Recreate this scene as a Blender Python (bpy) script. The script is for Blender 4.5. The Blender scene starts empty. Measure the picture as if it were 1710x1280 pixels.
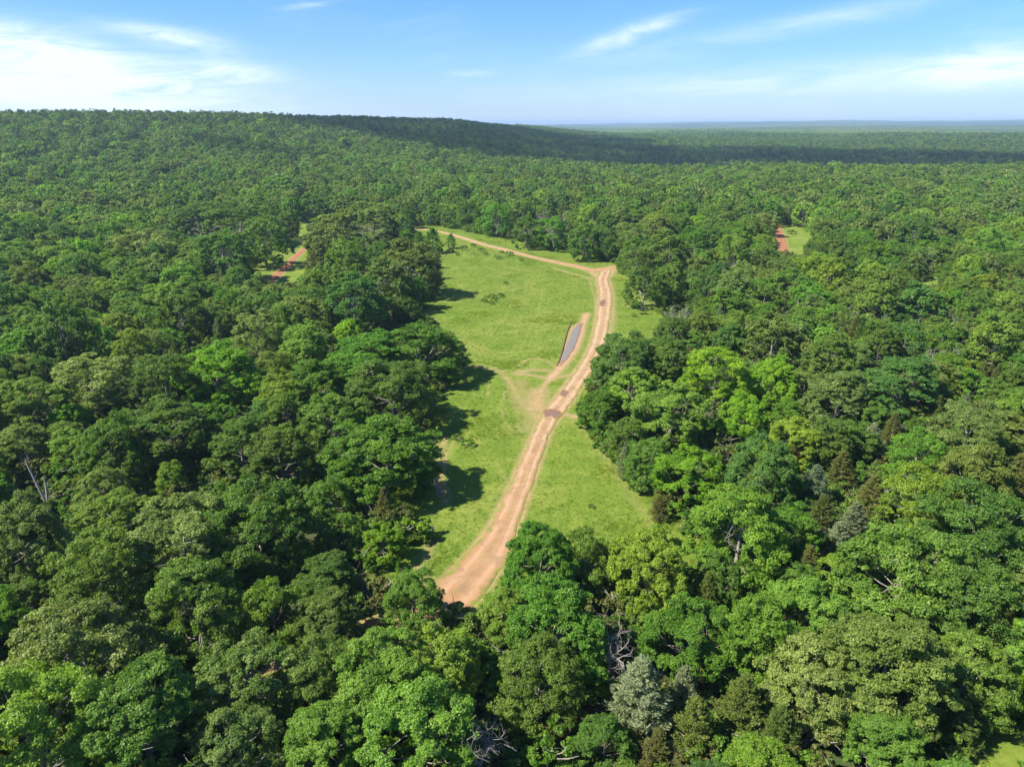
import bpy, math, random
import numpy as np
from math import radians as R, sin, cos, tan, atan2, pi

scene = bpy.context.scene
col = scene.collection
rng = np.random.default_rng(7)
random.seed(7)

# ------------------------------------------------------------------ camera, sky, sun, exposure
CAM_H = 60.0
FOC = 1200.0                      # focal length in pixels of the 1710 px wide photograph
PITCH = math.atan((640 - 207) / FOC)
cam = bpy.data.cameras.new('camera')
cam.sensor_width = 36
cam.lens = FOC / 1710 * 36
cam.clip_start = 1.0
cam.clip_end = 60000
camo = bpy.data.objects.new('camera', cam)
camo.location = (0, 0, CAM_H)
camo.rotation_euler = (pi / 2 - PITCH, 0, 0)
col.objects.link(camo)
scene.camera = camo

SUN_EL = R(47)
SUN_AZ = R(-109)                  # azimuth from +Y towards +X: the sun stands on the left, a little behind the camera
sun_dir = np.array([sin(SUN_AZ) * cos(SUN_EL), cos(SUN_AZ) * cos(SUN_EL), sin(SUN_EL)])
sl = bpy.data.lights.new('sun', 'SUN')
sl.energy = 5.0
sl.angle = R(0.53)
sl.color = (1.0, 0.95, 0.86)
so = bpy.data.objects.new('sun', sl)
from mathutils import Vector
so.rotation_euler = Vector(sun_dir).to_track_quat('Z', 'Y').to_euler()
col.objects.link(so)

scene.view_settings.view_transform = 'Standard'
scene.view_settings.look = 'None'
scene.view_settings.gamma = 1
scene.view_settings.use_curve_mapping = False
scene.view_settings.exposure = 1.24
scene.cycles.max_bounces = 6
scene.cycles.diffuse_bounces = 4
scene.cycles.glossy_bounces = 2
scene.cycles.transmission_bounces = 2
scene.cycles.volume_bounces = 0
scene.cycles.transparent_max_bounces = 16
scene.cycles.use_denoising = True
scene.cycles.sample_clamp_indirect = 6

world = bpy.data.worlds.new("World")
scene.world = world
world.use_nodes = True


class NB:
    """small helper for building node trees"""
    def __init__(self, tree):
        self.t = tree
        self.n = tree.nodes
        self.l = tree.links

    def node(self, typ, **kw):
        nd = self.n.new(typ)
        for k, v in kw.items():
            setattr(nd, k, v)
        return nd

    def put(self, sock, v):
        if isinstance(v, bpy.types.NodeSocket):
            self.l.new(v, sock)
        elif v is not None:
            sock.default_value = v

    def math(self, op, a, b=None, c=None, clamp=False):
        nd = self.node('ShaderNodeMath', operation=op)
        nd.use_clamp = clamp
        self.put(nd.inputs[0], a)
        if b is not None: self.put(nd.inputs[1], b)
        if c is not None: self.put(nd.inputs[2], c)
        return nd.outputs[0]

    def mix(self, fac, a, b, mode='MIX'):
        nd = self.node('ShaderNodeMix', data_type='RGBA', blend_type=mode)
        self.put(nd.inputs[0], fac)
        self.put(nd.inputs[6], a)
        self.put(nd.inputs[7], b)
        return nd.outputs[2]

    def noise(self, vec, scale, detail=3, rough=0.55, dist=0.0, out=0):
        nd = self.node('ShaderNodeTexNoise')
        if vec is not None: self.l.new(vec, nd.inputs['Vector'])
        nd.inputs['Scale'].default_value = scale
        nd.inputs['Detail'].default_value = detail
        nd.inputs['Roughness'].default_value = rough
        nd.inputs['Distortion'].default_value = dist
        return nd.outputs[out]

    def ramp(self, v, lo, hi, a=0.0, b=1.0):
        nd = self.node('ShaderNodeMapRange')
        nd.clamp = True
        self.put(nd.inputs[0], v)
        nd.inputs[1].default_value = lo
        nd.inputs[2].default_value = hi
        nd.inputs[3].default_value = a
        nd.inputs[4].default_value = b
        return nd.outputs[0]


def c4(c):
    return (c[0], c[1], c[2], 1.0)


def build_world():
    t = world.node_tree
    t.nodes.clear()
    nb = NB(t)
    sky = nb.node('ShaderNodeTexSky', sky_type='NISHITA')
    sky.sun_disc = False
    sky.sun_elevation = SUN_EL
    sky.sun_rotation = SUN_AZ
    sky.altitude = 200
    sky.air_density = 1.25
    sky.dust_density = 0.5
    sky.ozone_density = 2.6
    tc = nb.node('ShaderNodeTexCoord')
    sep = nb.node('ShaderNodeSeparateXYZ')
    nb.l.new(tc.outputs['Generated'], sep.inputs[0])
    az = nb.math('MULTIPLY', nb.math('ARCTAN2', sep.outputs[0], sep.outputs[1]), 180 / pi)
    el = nb.math('MULTIPLY', nb.math('ARCSINE', sep.outputs[2]), 180 / pi)
    # streaky coordinates: cirrus drawn out along the horizon and tilted a little
    comb = nb.node('ShaderNodeCombineXYZ')
    nb.put(comb.inputs[0], nb.math('MULTIPLY', az, 0.15))
    nb.put(comb.inputs[1], nb.math('MULTIPLY', nb.math('ADD', el, nb.math('MULTIPLY', az, -0.06)), 0.85))
    streak = nb.noise(comb.outputs[0], 1.0, 8, 0.66, 0.9)
    comb2 = nb.node('ShaderNodeCombineXYZ')
    nb.put(comb2.inputs[0], nb.math('MULTIPLY', az, 0.06))
    nb.put(comb2.inputs[1], nb.math('MULTIPLY', el, 0.16))
    nb.put(comb2.inputs[2], 3.7)
    broad = nb.noise(comb2.outputs[0], 1.0, 3, 0.5)

    def blob(a0, e0, ra, re, tilt=0.0):
        da = nb.math('DIVIDE', nb.math('SUBTRACT', az, a0), ra)
        de0 = nb.math('SUBTRACT', nb.math('SUBTRACT', el, e0), nb.math('MULTIPLY', nb.math('SUBTRACT', az, a0), tilt))
        de = nb.math('DIVIDE', de0, re)
        r2 = nb.math('ADD', nb.math('MULTIPLY', da, da), nb.math('MULTIPLY', de, de))
        return nb.math('EXPONENT', nb.math('MULTIPLY', r2, -1.0))
    spots = [(60, 118, 230, 48, -0.05, 1.0), (10, 72, 150, 26, -0.15, .75), (150, 165, 260, 30, 0, .5), (285, 62, 75, 13, -0.12, .95), (395, 122, 65, 15, -0.04, .85),
             (1035, 64, 75, 14, 0.30, .70), (1090, 42, 60, 9, 0.25, .35), (1330, 42, 230, 15, 0.14, .42), (1660, 112, 115, 25, 0.06, 1.1), (1430, 128, 300, 26, 0.04, .32), (795, 123, 32, 5, 0, .4), (520, 8, 42, 4, 0.15, .35),
             (1150, 150, 330, 22, 0.02, .22)]
    blobs = []
    for px_, py_, rx_, ry_, tl_, st_ in spots:
        dx_, dy_ = (px_ - 855) / FOC, (640 - py_) / FOC
        yy_, zz_w = cos(PITCH) + dy_ * sin(PITCH), -sin(PITCH) + dy_ * cos(PITCH)
        blobs.append((math.degrees(atan2(dx_, yy_)), math.degrees(atan2(zz_w, math.hypot(dx_, yy_))), rx_ * 0.041, ry_ * 0.042, tl_, st_))
    total = None
    for a0, e0, ra, re, tl, st in blobs:
        b = nb.math('MULTIPLY', blob(a0, e0, ra, re, tl), st)
        total = b if total is None else nb.math('ADD', total, b)
    tex = nb.ramp(streak, 0.33, 0.68, 0.25, 1.25)
    veil = nb.math('MULTIPLY', nb.ramp(broad, 0.48, 0.78), nb.ramp(streak, 0.42, 0.75))
    fac = nb.math('ADD', nb.math('MULTIPLY', total, tex), nb.math('MULTIPLY', veil, 0.2))
    low = nb.math('MULTIPLY', nb.math('EXPONENT', nb.math('MULTIPLY', nb.math('MAXIMUM', el, 0.0), -0.30)), 0.62)
    fac = nb.math('ADD', nb.math('MULTIPLY', fac, 0.9), low, clamp=True)
    bluer = nb.mix(1.0, sky.outputs[0], (0.34, 0.68, 1.24, 1), 'MULTIPLY')
    cl = nb.mix(fac, bluer, (6.3, 7.2, 8.4, 1))
    bg = nb.node('ShaderNodeBackground')
    nb.l.new(cl, bg.inputs[0])
    bg.inputs[1].default_value = 0.068
    out = nb.node('ShaderNodeOutputWorld')
    nb.l.new(bg.outputs[0], out.inputs[0])


build_world()

# ------------------------------------------------------------------ projection between photograph and place
def ray(px, py):
    dx = (px - 855) / FOC
    dy = (640 - py) / FOC
    return dx, cos(PITCH) + dy * sin(PITCH), -sin(PITCH) + dy * cos(PITCH)


def at(px, py, z=0.0):
    x, y, zz = ray(px, py)
    t = (z - CAM_H) / zz
    return np.array([x * t, y * t, z])


def project(x, y, z):
    """world -> (px, py, depth)"""
    zr = z - CAM_H
    depth = y * cos(PITCH) - zr * sin(PITCH)
    up = y * sin(PITCH) + zr * cos(PITCH)
    d = np.maximum(depth, 0.1)
    return 855 + FOC * x / d, 640 - FOC * up / d, depth


def in_poly(px, py, poly):
    px = np.asarray(px, float); py = np.asarray(py, float)
    inside = np.zeros(px.shape, bool)
    n = len(poly)
    for i in range(n):
        x1, y1 = poly[i]; x2, y2 = poly[(i + 1) % n]
        c = ((y1 > py) != (y2 > py)) & (px < (x2 - x1) * (py - y1) / ((y2 - y1) or 1e-9) + x1)
        inside ^= c
    return inside


def seg_dist(x, y, pts):
    """distance to a polyline and running parameter (index)"""
    x = np.asarray(x, float); y = np.asarray(y, float)
    best = np.full(x.shape, 1e9); par = np.zeros(x.shape)
    for i in range(len(pts) - 1):
        ax, ay = pts[i][:2]; bx, by = pts[i + 1][:2]
        vx, vy = bx - ax, by - ay
        t = np.clip(((x - ax) * vx + (y - ay) * vy) / (vx * vx + vy * vy + 1e-12), 0, 1)
        d = np.hypot(x - ax - t * vx, y - ay - t * vy)
        m = d < best
        best = np.where(m, d, best); par = np.where(m, i + t, par)
    return best, par


# cheap smooth value noise in numpy
_perm = np.random.default_rng(11).random((256, 256))
def vnoise(x, y):
    xi = np.floor(x).astype(int); yi = np.floor(y).astype(int)
    fx = x - xi; fy = y - yi
    fx = fx * fx * (3 - 2 * fx); fy = fy * fy * (3 - 2 * fy)
    a = _perm[xi & 255, yi & 255]; b = _perm[(xi + 1) & 255, yi & 255]
    c = _perm[xi & 255, (yi + 1) & 255]; d = _perm[(xi + 1) & 255, (yi + 1) & 255]
    return (a * (1 - fx) + b * fx) * (1 - fy) + (c * (1 - fx) + d * fx) * fy - 0.5


def smooth(a, b, v):
    t = np.clip((v - a) / (b - a), 0, 1)
    return t * t * (3 - 2 * t)


CREST = [(-3500, 500, 75), (-1600, 760, 72), (-1000, 840, 70), (-640, 900, 68), (-480, 1120, 70), (-390, 1320, 70), (-330, 1600, 66), (-245, 1900, 60), (-90, 2500, 50), (60, 3300, 42), (160, 4300, 32), (300, 5600, 14)]
_cz = np.array([p[2] for p in CREST], float)


def height(x, y):
    x = np.asarray(x, float); y = np.asarray(y, float)
    d, par = seg_dist(x, y, CREST)
    hz = np.interp(par, np.arange(len(CREST)), _cz) - 10
    w = 430 - 120 * smooth(1000, 2500, y)
    h = hz * np.exp(-(d / w) ** 2 * 1.6)
    h = h - 5.9 * np.exp(-(d / w) ** 2 * 1.6) * 0
    far = smooth(420, 1000, np.hypot(x, y))
    vfar = smooth(1000, 3200, y)
    h = h + far * (9 * vnoise(x / 170 + 3, y / 170 + 9) + 14 * vnoise(x / 420 + 33, y / 420) * (0.4 + 0.6 * vfar))
    h = h + vfar * (30 * vnoise(x / 1500 + 7, y / 900 + 2))
    # shallow valley behind the near plateau on the right, then the far plateaus and hills
    right = smooth(-100, 250, x)
    h = h - right * 20 * smooth(860, 1080, y) * (1 - smooth(1300, 2600, y))
    h = h + 14 * smooth(2500, 4200, y) * (1 - smooth(5200, 6500, y)) * smooth(-100, 900, x) + 50 * vnoise(x / 1000 + 4, y / 620) * smooth(2500, 3800, y)
    h = h + 10 * smooth(3500, 6500, y) + 22 * smooth(7000, 15000, y) * (0.5 + vnoise(x / 3500 + 1.3, y / 5000)) + 85 * smooth(9000, 11800, y) * smooth(300, 5200, x) * (0.8 + 0.4 * vnoise(x / 1200, y / 3000))
    fade = smooth(330, 520, np.hypot(x, y))
    return h * fade


# ------------------------------------------------------------------ materials
def new_mat(name):
    m = bpy.data.materials.new(name)
    m.use_nodes = True
    m.node_tree.nodes.clear()
    return m, NB(m.node_tree)


def mat_leaf():
    m, nb = new_mat('leaf')
    tint = nb.node('ShaderNodeAttribute', attribute_type='INSTANCER', attribute_name='tint')
    tip = nb.node('ShaderNodeAttribute', attribute_type='INSTANCER', attribute_name='tip')
    var = nb.node('ShaderNodeAttribute', attribute_name='var')
    v = var.outputs['Fac']
    bright = nb.ramp(v, 0, 1, 0.60, 1.40)
    hsv = nb.node('ShaderNodeHueSaturation')
    nb.l.new(tint.outputs['Color'], hsv.inputs['Color'])
    nb.put(hsv.inputs['Value'], bright)
    nb.put(hsv.inputs['Hue'], nb.ramp(v, 0, 1, 0.520, 0.484))
    tips = nb.math('MULTIPLY', nb.ramp(v, 0.62, 0.9), tip.outputs['Fac'])
    colr = nb.mix(tips, hsv.outputs[0], (0.31, 0.37, 0.12, 1))
    p = nb.node('ShaderNodeBsdfPrincipled')
    nb.l.new(colr, p.inputs['Base Color'])
    p.inputs['Roughness'].default_value = 0.42
    p.inputs['Specular IOR Level'].default_value = 0.22
    tr = nb.node('ShaderNodeBsdfTranslucent')
    tcol = nb.mix(1.0, colr, (1.5, 1.7, 0.5, 1), 'MULTIPLY')
    nb.l.new(tcol, tr.inputs[0])
    mx = nb.node('ShaderNodeMixShader')
    mx.inputs[0].default_value = 0.42
    nb.l.new(p.outputs[0], mx.inputs[1]); nb.l.new(tr.outputs[0], mx.inputs[2])
    out = nb.node('ShaderNodeOutputMaterial')
    nb.l.new(mx.outputs[0], out.inputs[0])
    return m


def mat_bark(name, a, b):
    m, nb = new_mat(name)
    geo = nb.node('ShaderNodeTexCoord')
    n = nb.noise(geo.outputs['Object'], 3.0, 5, 0.6)
    c = nb.mix(nb.ramp(n, 0.35, 0.65), c4(a), c4(b))
    p = nb.node('ShaderNodeBsdfPrincipled')
    nb.l.new(c, p.inputs['Base Color'])
    p.inputs['Roughness'].default_value = 0.9
    bp = nb.node('ShaderNodeBump'); bp.inputs['Strength'].default_value = 0.5; bp.inputs['Distance'].default_value = 0.05
    nb.l.new(nb.noise(geo.outputs['Object'], 14, 3), bp.inputs['Height'])
    nb.l.new(bp.outputs[0], p.inputs['Normal'])
    out = nb.node('ShaderNodeOutputMaterial')
    nb.l.new(p.outputs[0], out.inputs[0])
    return m


def mat_ground():
    m, nb = new_mat('forest_floor')
    geo = nb.node('ShaderNodeNewGeometry')
    pos = geo.outputs['Position']
    n1 = nb.noise(pos, 0.35, 5, 0.6)
    n2 = nb.noise(pos, 0.012, 5, 0.65)
    litter = nb.mix(nb.ramp(n1, 0.4, 0.62), (0.06, 0.05, 0.026, 1), (0.04, 0.075, 0.018, 1))
    canopy = nb.mix(nb.ramp(n2, 0.36, 0.64), (0.035, 0.065, 0.02, 1), (0.075, 0.125, 0.034, 1))
    sep = nb.node('ShaderNodeSeparateXYZ'); nb.l.new(pos, sep.inputs[0])
    c = nb.mix(nb.ramp(sep.outputs[1], 2500, 4500), litter, canopy)
    p = nb.node('ShaderNodeBsdfPrincipled')
    nb.l.new(c, p.inputs['Base Color'])
    p.inputs['Roughness'].default_value = 1.0
    p.inputs['Specular IOR Level'].default_value = 0.1
    out = nb.node('ShaderNodeOutputMaterial')
    nb.l.new(p.outputs[0], out.inputs[0])
    return m


GRASS_A, GRASS_B, GRASS_C = (0.118, 0.172, 0.018), (0.168, 0.192, 0.034), (0.088, 0.142, 0.015)
DIRT_A, DIRT_B, DIRT_C = (0.305, 0.180, 0.086), (0.350, 0.232, 0.130), (0.185, 0.092, 0.042)


def grass_colour(nb, pos):
    big = nb.noise(pos, 0.035, 4, 0.55)
    mid = nb.noise(pos, 0.16, 5, 0.65, 0.6)
    fine = nb.noise(pos, 1.6, 4, 0.7)
    c = nb.mix(nb.ramp(big, 0.36, 0.64), c4(GRASS_A), c4(GRASS_B))
    c = nb.mix(nb.ramp(mid, 0.42, 0.62, 0, 0.9), c, c4(GRASS_C))
    c = nb.mix(nb.ramp(nb.noise(pos, 0.5, 5, 0.75), 0.5, 0.7, 0, 0.55), c, c4(GRASS_C))
    c = nb.mix(nb.ramp(mid, 0.28, 0.40, 0.45, 0), c, (0.20, 0.20, 0.055, 1))
    c = nb.mix(1.0, c, nb.node('ShaderNodeRGB').outputs[0], 'MIX') if False else c
    hs = nb.node('ShaderNodeHueSaturation')
    nb.l.new(c, hs.inputs['Color'])
    nb.put(hs.inputs['Value'], nb.ramp(fine, 0.25, 0.75, 0.78, 1.22))
    return hs.outputs[0]


def dirt_colour(nb, pos):
    a = nb.noise(pos, 0.25, 5, 0.6)
    b = nb.noise(pos, 1.8, 5, 0.7)
    c = nb.mix(nb.ramp(a, 0.35, 0.65), c4(DIRT_A), c4(DIRT_B))
    c = nb.mix(nb.ramp(b, 0.5, 0.75, 0, 0.5), c, c4(DIRT_C))
    return c


def mat_meadow():
    m, nb = new_mat('meadow_grass')
    geo = nb.node('ShaderNodeNewGeometry')
    pos = geo.outputs['Position']
    g = grass_colour(nb, pos)
    d = dirt_colour(nb, pos)
    at_ = nb.node('ShaderNodeAttribute', attribute_name='wear').outputs['Fac']
    rough = nb.noise(pos, 0.9, 6, 0.75)
    rough2 = nb.noise(pos, 3.0, 5, 0.8)
    w = nb.math('ADD', at_, nb.math('MULTIPLY', nb.math('SUBTRACT', rough, 0.5), 1.5))
    w = nb.math('ADD', w, nb.math('MULTIPLY', nb.math('SUBTRACT', rough2, 0.5), 1.0))
    mask = nb.ramp(w, 0.38, 0.95)
    mask = nb.math('MULTIPLY', mask, nb.ramp(at_, 0.02, 0.25))
    c = nb.mix(mask, g, d)
    # yellowed, thinned grass around worn places
    dry = nb.math('MULTIPLY', nb.ramp(at_, 0.05, 0.5), 0.55)
    c = nb.mix(nb.math('MULTIPLY', dry, nb.math('SUBTRACT', 1.0, mask)), c, (0.21, 0.175, 0.065, 1))
    fl = nb.node('ShaderNodeAttribute', attribute_name='margin').outputs['Fac']
    n1 = nb.noise(pos, 0.35, 5, 0.6)
    litter = nb.mix(nb.ramp(n1, 0.4, 0.62), (0.06, 0.05, 0.026, 1), (0.04, 0.075, 0.018, 1))
    mf = nb.ramp(nb.math('ADD', fl, nb.math('MULTIPLY', nb.math('SUBTRACT', rough, 0.5), 1.0)), 0.35, 0.65)
    c = nb.mix(nb.math('MULTIPLY', mf, nb.ramp(fl, 0.0, 0.2)), c, litter)
    p = nb.node('ShaderNodeBsdfPrincipled')
    nb.l.new(c, p.inputs['Base Color'])
    p.inputs['Roughness'].default_value = 0.95
    p.inputs['Specular IOR Level'].default_value = 0.1
    bp = nb.node('ShaderNodeBump'); bp.inputs['Strength'].default_value = 0.4; bp.inputs['Distance'].default_value = 0.18
    nb.l.new(nb.noise(pos, 2.2, 5, 0.75), bp.inputs['Height'])
    nb.l.new(bp.outputs[0], p.inputs['Normal'])
    out = nb.node('ShaderNodeOutputMaterial')
    nb.l.new(p.outputs[0], out.inputs[0])
    return m


def mat_road(name, red=0.0):
    m, nb = new_mat(name)
    geo = nb.node('ShaderNodeNewGeometry')
    pos = geo.outputs['Position']
    g = grass_colour(nb, pos)
    d = dirt_colour(nb, pos)
    if red:
        d = nb.mix(red, d, (0.27, 0.115, 0.055, 1))
    uv = nb.node('ShaderNodeAttribute', attribute_name='across').outputs['Fac']      # -1..1
    al = nb.node('ShaderNodeAttribute', attribute_name='along').outputs['Fac']       # metres
    au = nb.math('ABSOLUTE', uv)
    rough = nb.noise(pos, 0.8, 6, 0.72)
    # two smoother pale wheel ruts, a rougher middle
    comb = nb.node('ShaderNodeCombineXYZ')
    nb.put(comb.inputs[0], nb.math('MULTIPLY', uv, 7.0)); nb.put(comb.inputs[1], nb.math('MULTIPLY', al, 0.05))
    stripes = nb.noise(comb.outputs[0], 1.0, 5, 0.6, 0.3)
    d = nb.mix(nb.ramp(stripes, 0.5, 0.72, 0, 0.55), d, (0.385, 0.275, 0.170, 1))
    d = nb.mix(nb.ramp(stripes, 0.28, 0.44, 0.5, 0), d, (0.27, 0.145, 0.078, 1))
    wob = nb.math('ADD', au, nb.math('MULTIPLY', nb.math('SUBTRACT', nb.noise(pos, 0.22, 3, 0.5), 0.5), 0.30))
    rutd = nb.math('ABSOLUTE', nb.math('SUBTRACT', wob, 0.44))
    d = nb.mix(nb.math('MULTIPLY', nb.ramp(rutd, 0.05, 0.17, 1, 0), 0.75), d, (0.39, 0.275, 0.165, 1))
    d = nb.mix(nb.math('MULTIPLY', nb.ramp(wob, 0.60, 0.80, 0, 1), 0.6), d, (0.235, 0.140, 0.068, 1))
    mid = nb.math('MULTIPLY', nb.ramp(wob, 0.05, 0.30, 1, 0), nb.ramp(rough, 0.38, 0.62))
    d = nb.mix(nb.ramp(al, 30, 105, 0.42, 0.0), d, (0.31, 0.140, 0.060, 1))
    at2 = nb.node('ShaderNodeAttribute', attribute_name='middle').outputs['Fac']
    d = nb.mix(nb.math('MULTIPLY', nb.math('MULTIPLY', mid, at2), 0.9), d, (0.19, 0.145, 0.055, 1))
    blot = nb.noise(pos, 0.35, 5, 0.65, 0.8)
    d = nb.mix(nb.ramp(blot, 0.50, 0.66, 0, 0.7), d, (0.215, 0.135, 0.072, 1))
    if red:
        d = nb.mix(red, d, (0.25, 0.105, 0.048, 1))
    edge = nb.math('ADD', au, nb.math('MULTIPLY', nb.math('SUBTRACT', rough, 0.5), 1.35))
    c = nb.mix(nb.ramp(edge, 0.66, 0.95), d, g)
    p = nb.node('ShaderNodeBsdfPrincipled')
    nb.l.new(c, p.inputs['Base Color'])
    p.inputs['Roughness'].default_value = 0.95
    p.inputs['Specular IOR Level'].default_value = 0.15
    bp = nb.node('ShaderNodeBump'); bp.inputs['Strength'].default_value = 0.6; bp.inputs['Distance'].default_value = 0.12
    h = nb.math('ADD', nb.noise(pos, 1.3, 5, 0.7), stripes)
    nb.l.new(h, bp.inputs['Height'])
    nb.l.new(bp.outputs[0], p.inputs['Normal'])
    out = nb.node('ShaderNodeOutputMaterial')
    nb.l.new(p.outputs[0], out.inputs[0])
    return m


def mat_simple(name, colr, rough=0.8, spec=0.3):
    m, nb = new_mat(name)
    geo = nb.node('ShaderNodeNewGeometry')
    n = nb.noise(geo.outputs['Position'], 1.5, 4, 0.6)
    hs = nb.node('ShaderNodeHueSaturation')
    hs.inputs['Color'].default_value = c4(colr)
    nb.put(hs.inputs['Value'], nb.ramp(n, 0.3, 0.7, 0.75, 1.25))
    p = nb.node('ShaderNodeBsdfPrincipled')
    nb.l.new(hs.outputs[0], p.inputs['Base Color'])
    p.inputs['Roughness'].default_value = rough
    p.inputs['Specular IOR Level'].default_value = spec
    out = nb.node('ShaderNodeOutputMaterial')
    nb.l.new(p.outputs[0], out.inputs[0])
    return m


M_LEAF = mat_leaf()
M_BARK = mat_bark('bark', (0.13, 0.105, 0.08), (0.30, 0.27, 0.22))
M_DEAD = mat_bark('weathered_wood', (0.20, 0.17, 0.145), (0.33, 0.30, 0.26))
M_GROUND = mat_ground()
M_MEADOW = mat_meadow()
M_ROAD = mat_road('dirt_road')
M_TRAIL = mat_road('red_dirt', 0.85)
def mat_pool(name, water, rough):
    m, nb = new_mat(name)
    pos = nb.node('ShaderNodeNewGeometry').outputs['Position']
    e = nb.node('ShaderNodeAttribute', attribute_name='inward').outputs['Fac']
    k = nb.math('ADD', e, nb.math('MULTIPLY', nb.math('SUBTRACT', nb.noise(pos, 0.9, 5, 0.75), 0.5), 1.1))
    d = dirt_colour(nb, pos)
    wet = nb.mix(nb.ramp(k, 0.0, 0.10), d, (0.19, 0.098, 0.048, 1))
    wf = nb.ramp(k, 0.10, 0.26)
    c = nb.mix(wf, wet, c4(water))
    p = nb.node('ShaderNodeBsdfPrincipled')
    nb.l.new(c, p.inputs['Base Color'])
    nb.put(p.inputs['Roughness'], nb.math('ADD', nb.math('MULTIPLY', wf, rough - 0.85), 0.85))
    p.inputs['Specular IOR Level'].default_value = 0.07
    out = nb.node('ShaderNodeOutputMaterial')
    nb.l.new(p.outputs[0], out.inputs[0])
    return m


M_PUDDLE = mat_pool('muddy_water', (0.165, 0.100, 0.062), 0.35)
M_WATER = mat_pool('ditch_water', (0.165, 0.150, 0.118), 0.3)
M_MUD = mat_simple('wet_mud', (0.20, 0.105, 0.06), 0.5, 0.4)
M_BANK = mat_simple('dark_bank', (0.11, 0.07, 0.035), 0.9, 0.1)
def mat_cloud():
    m, nb = new_mat('cloud_white')
    d = nb.node('ShaderNodeBsdfDiffuse'); d.inputs[0].default_value = (0.85, 0.85, 0.85, 1)
    t = nb.node('ShaderNodeBsdfTransparent')
    mx = nb.node('ShaderNodeMixShader'); mx.inputs[0].default_value = 0.70
    nb.l.new(d.outputs[0], mx.inputs[1]); nb.l.new(t.outputs[0], mx.inputs[2])
    out = nb.node('ShaderNodeOutputMaterial'); nb.l.new(mx.outputs[0], out.inputs[0])
    return m


M_CLOUD = mat_cloud()


# ------------------------------------------------------------------ mesh helpers
def mesh_np(name, verts, faces_flat, nper, mat, attrs=None, smooth_=False):
    """faces_flat: array of vertex indices, nper vertices per face"""
    me = bpy.data.meshes.new(name)
    nv = len(verts); nf = len(faces_flat) // nper
    me.vertices.add(nv)
    me.vertices.foreach_set('co', np.asarray(verts, np.float32).ravel())
    me.loops.add(nf * nper)
    me.loops.foreach_set('vertex_index', np.asarray(faces_flat, np.int32))
    me.polygons.add(nf)
    me.polygons.foreach_set('loop_start', np.arange(0, nf * nper, nper, dtype=np.int32))
    if smooth_:
        me.polygons.foreach_set('use_smooth', np.ones(nf, bool))
    else:
        me.polygons.foreach_set('use_smooth', np.zeros(nf, bool))
    for k, v in (attrs or {}).items():
        a = me.attributes.new(k, 'FLOAT', 'POINT')
        a.data.foreach_set('value', np.asarray(v, np.float32))
    me.update(calc_edges=True)
    if mat is not None:
        me.materials.append(mat)
    return me


def obj(name, me, parent=None, **props):
    o = bpy.data.objects.new(name, me)
    col.objects.link(o)
    if parent is not None:
        o.parent = parent
    for k, v in props.items():
        o[k] = v
    return o


def structure(name, me, **props):
    return obj(name, me, kind='structure', **props)


def unit(v):
    return v / (np.linalg.norm(v, axis=-1, keepdims=True) + 1e-9)


def leaf_quads(r, cen, out, size, flat=0.7, width=0.62, along=None):
    """kite shaped leaves at cen, facing roughly out"""
    n = len(cen)
    nrm = unit(out * flat + r.normal(size=(n, 3)) * 0.55 + np.array([0, 0, 0.25]))
    t = r.normal(size=(n, 3)) if along is None else along + r.normal(size=(n, 3)) * 0.35
    t = unit(t - nrm * (t * nrm).sum(1, keepdims=True))
    b = np.cross(nrm, t)
    s = (size * r.uniform(0.7, 1.35, n))[:, None]
    v = np.empty((n, 4, 3))
    v[:, 0] = cen - t * s * 0.5
    v[:, 1] = cen + b * s * width * 0.5 - t * s * 0.02 + nrm * s * 0.08
    v[:, 2] = cen + t * s * 0.5
    v[:, 3] = cen - b * s * width * 0.5 - t * s * 0.02 + nrm * s * 0.08
    return v.reshape(-1, 3)


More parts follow.
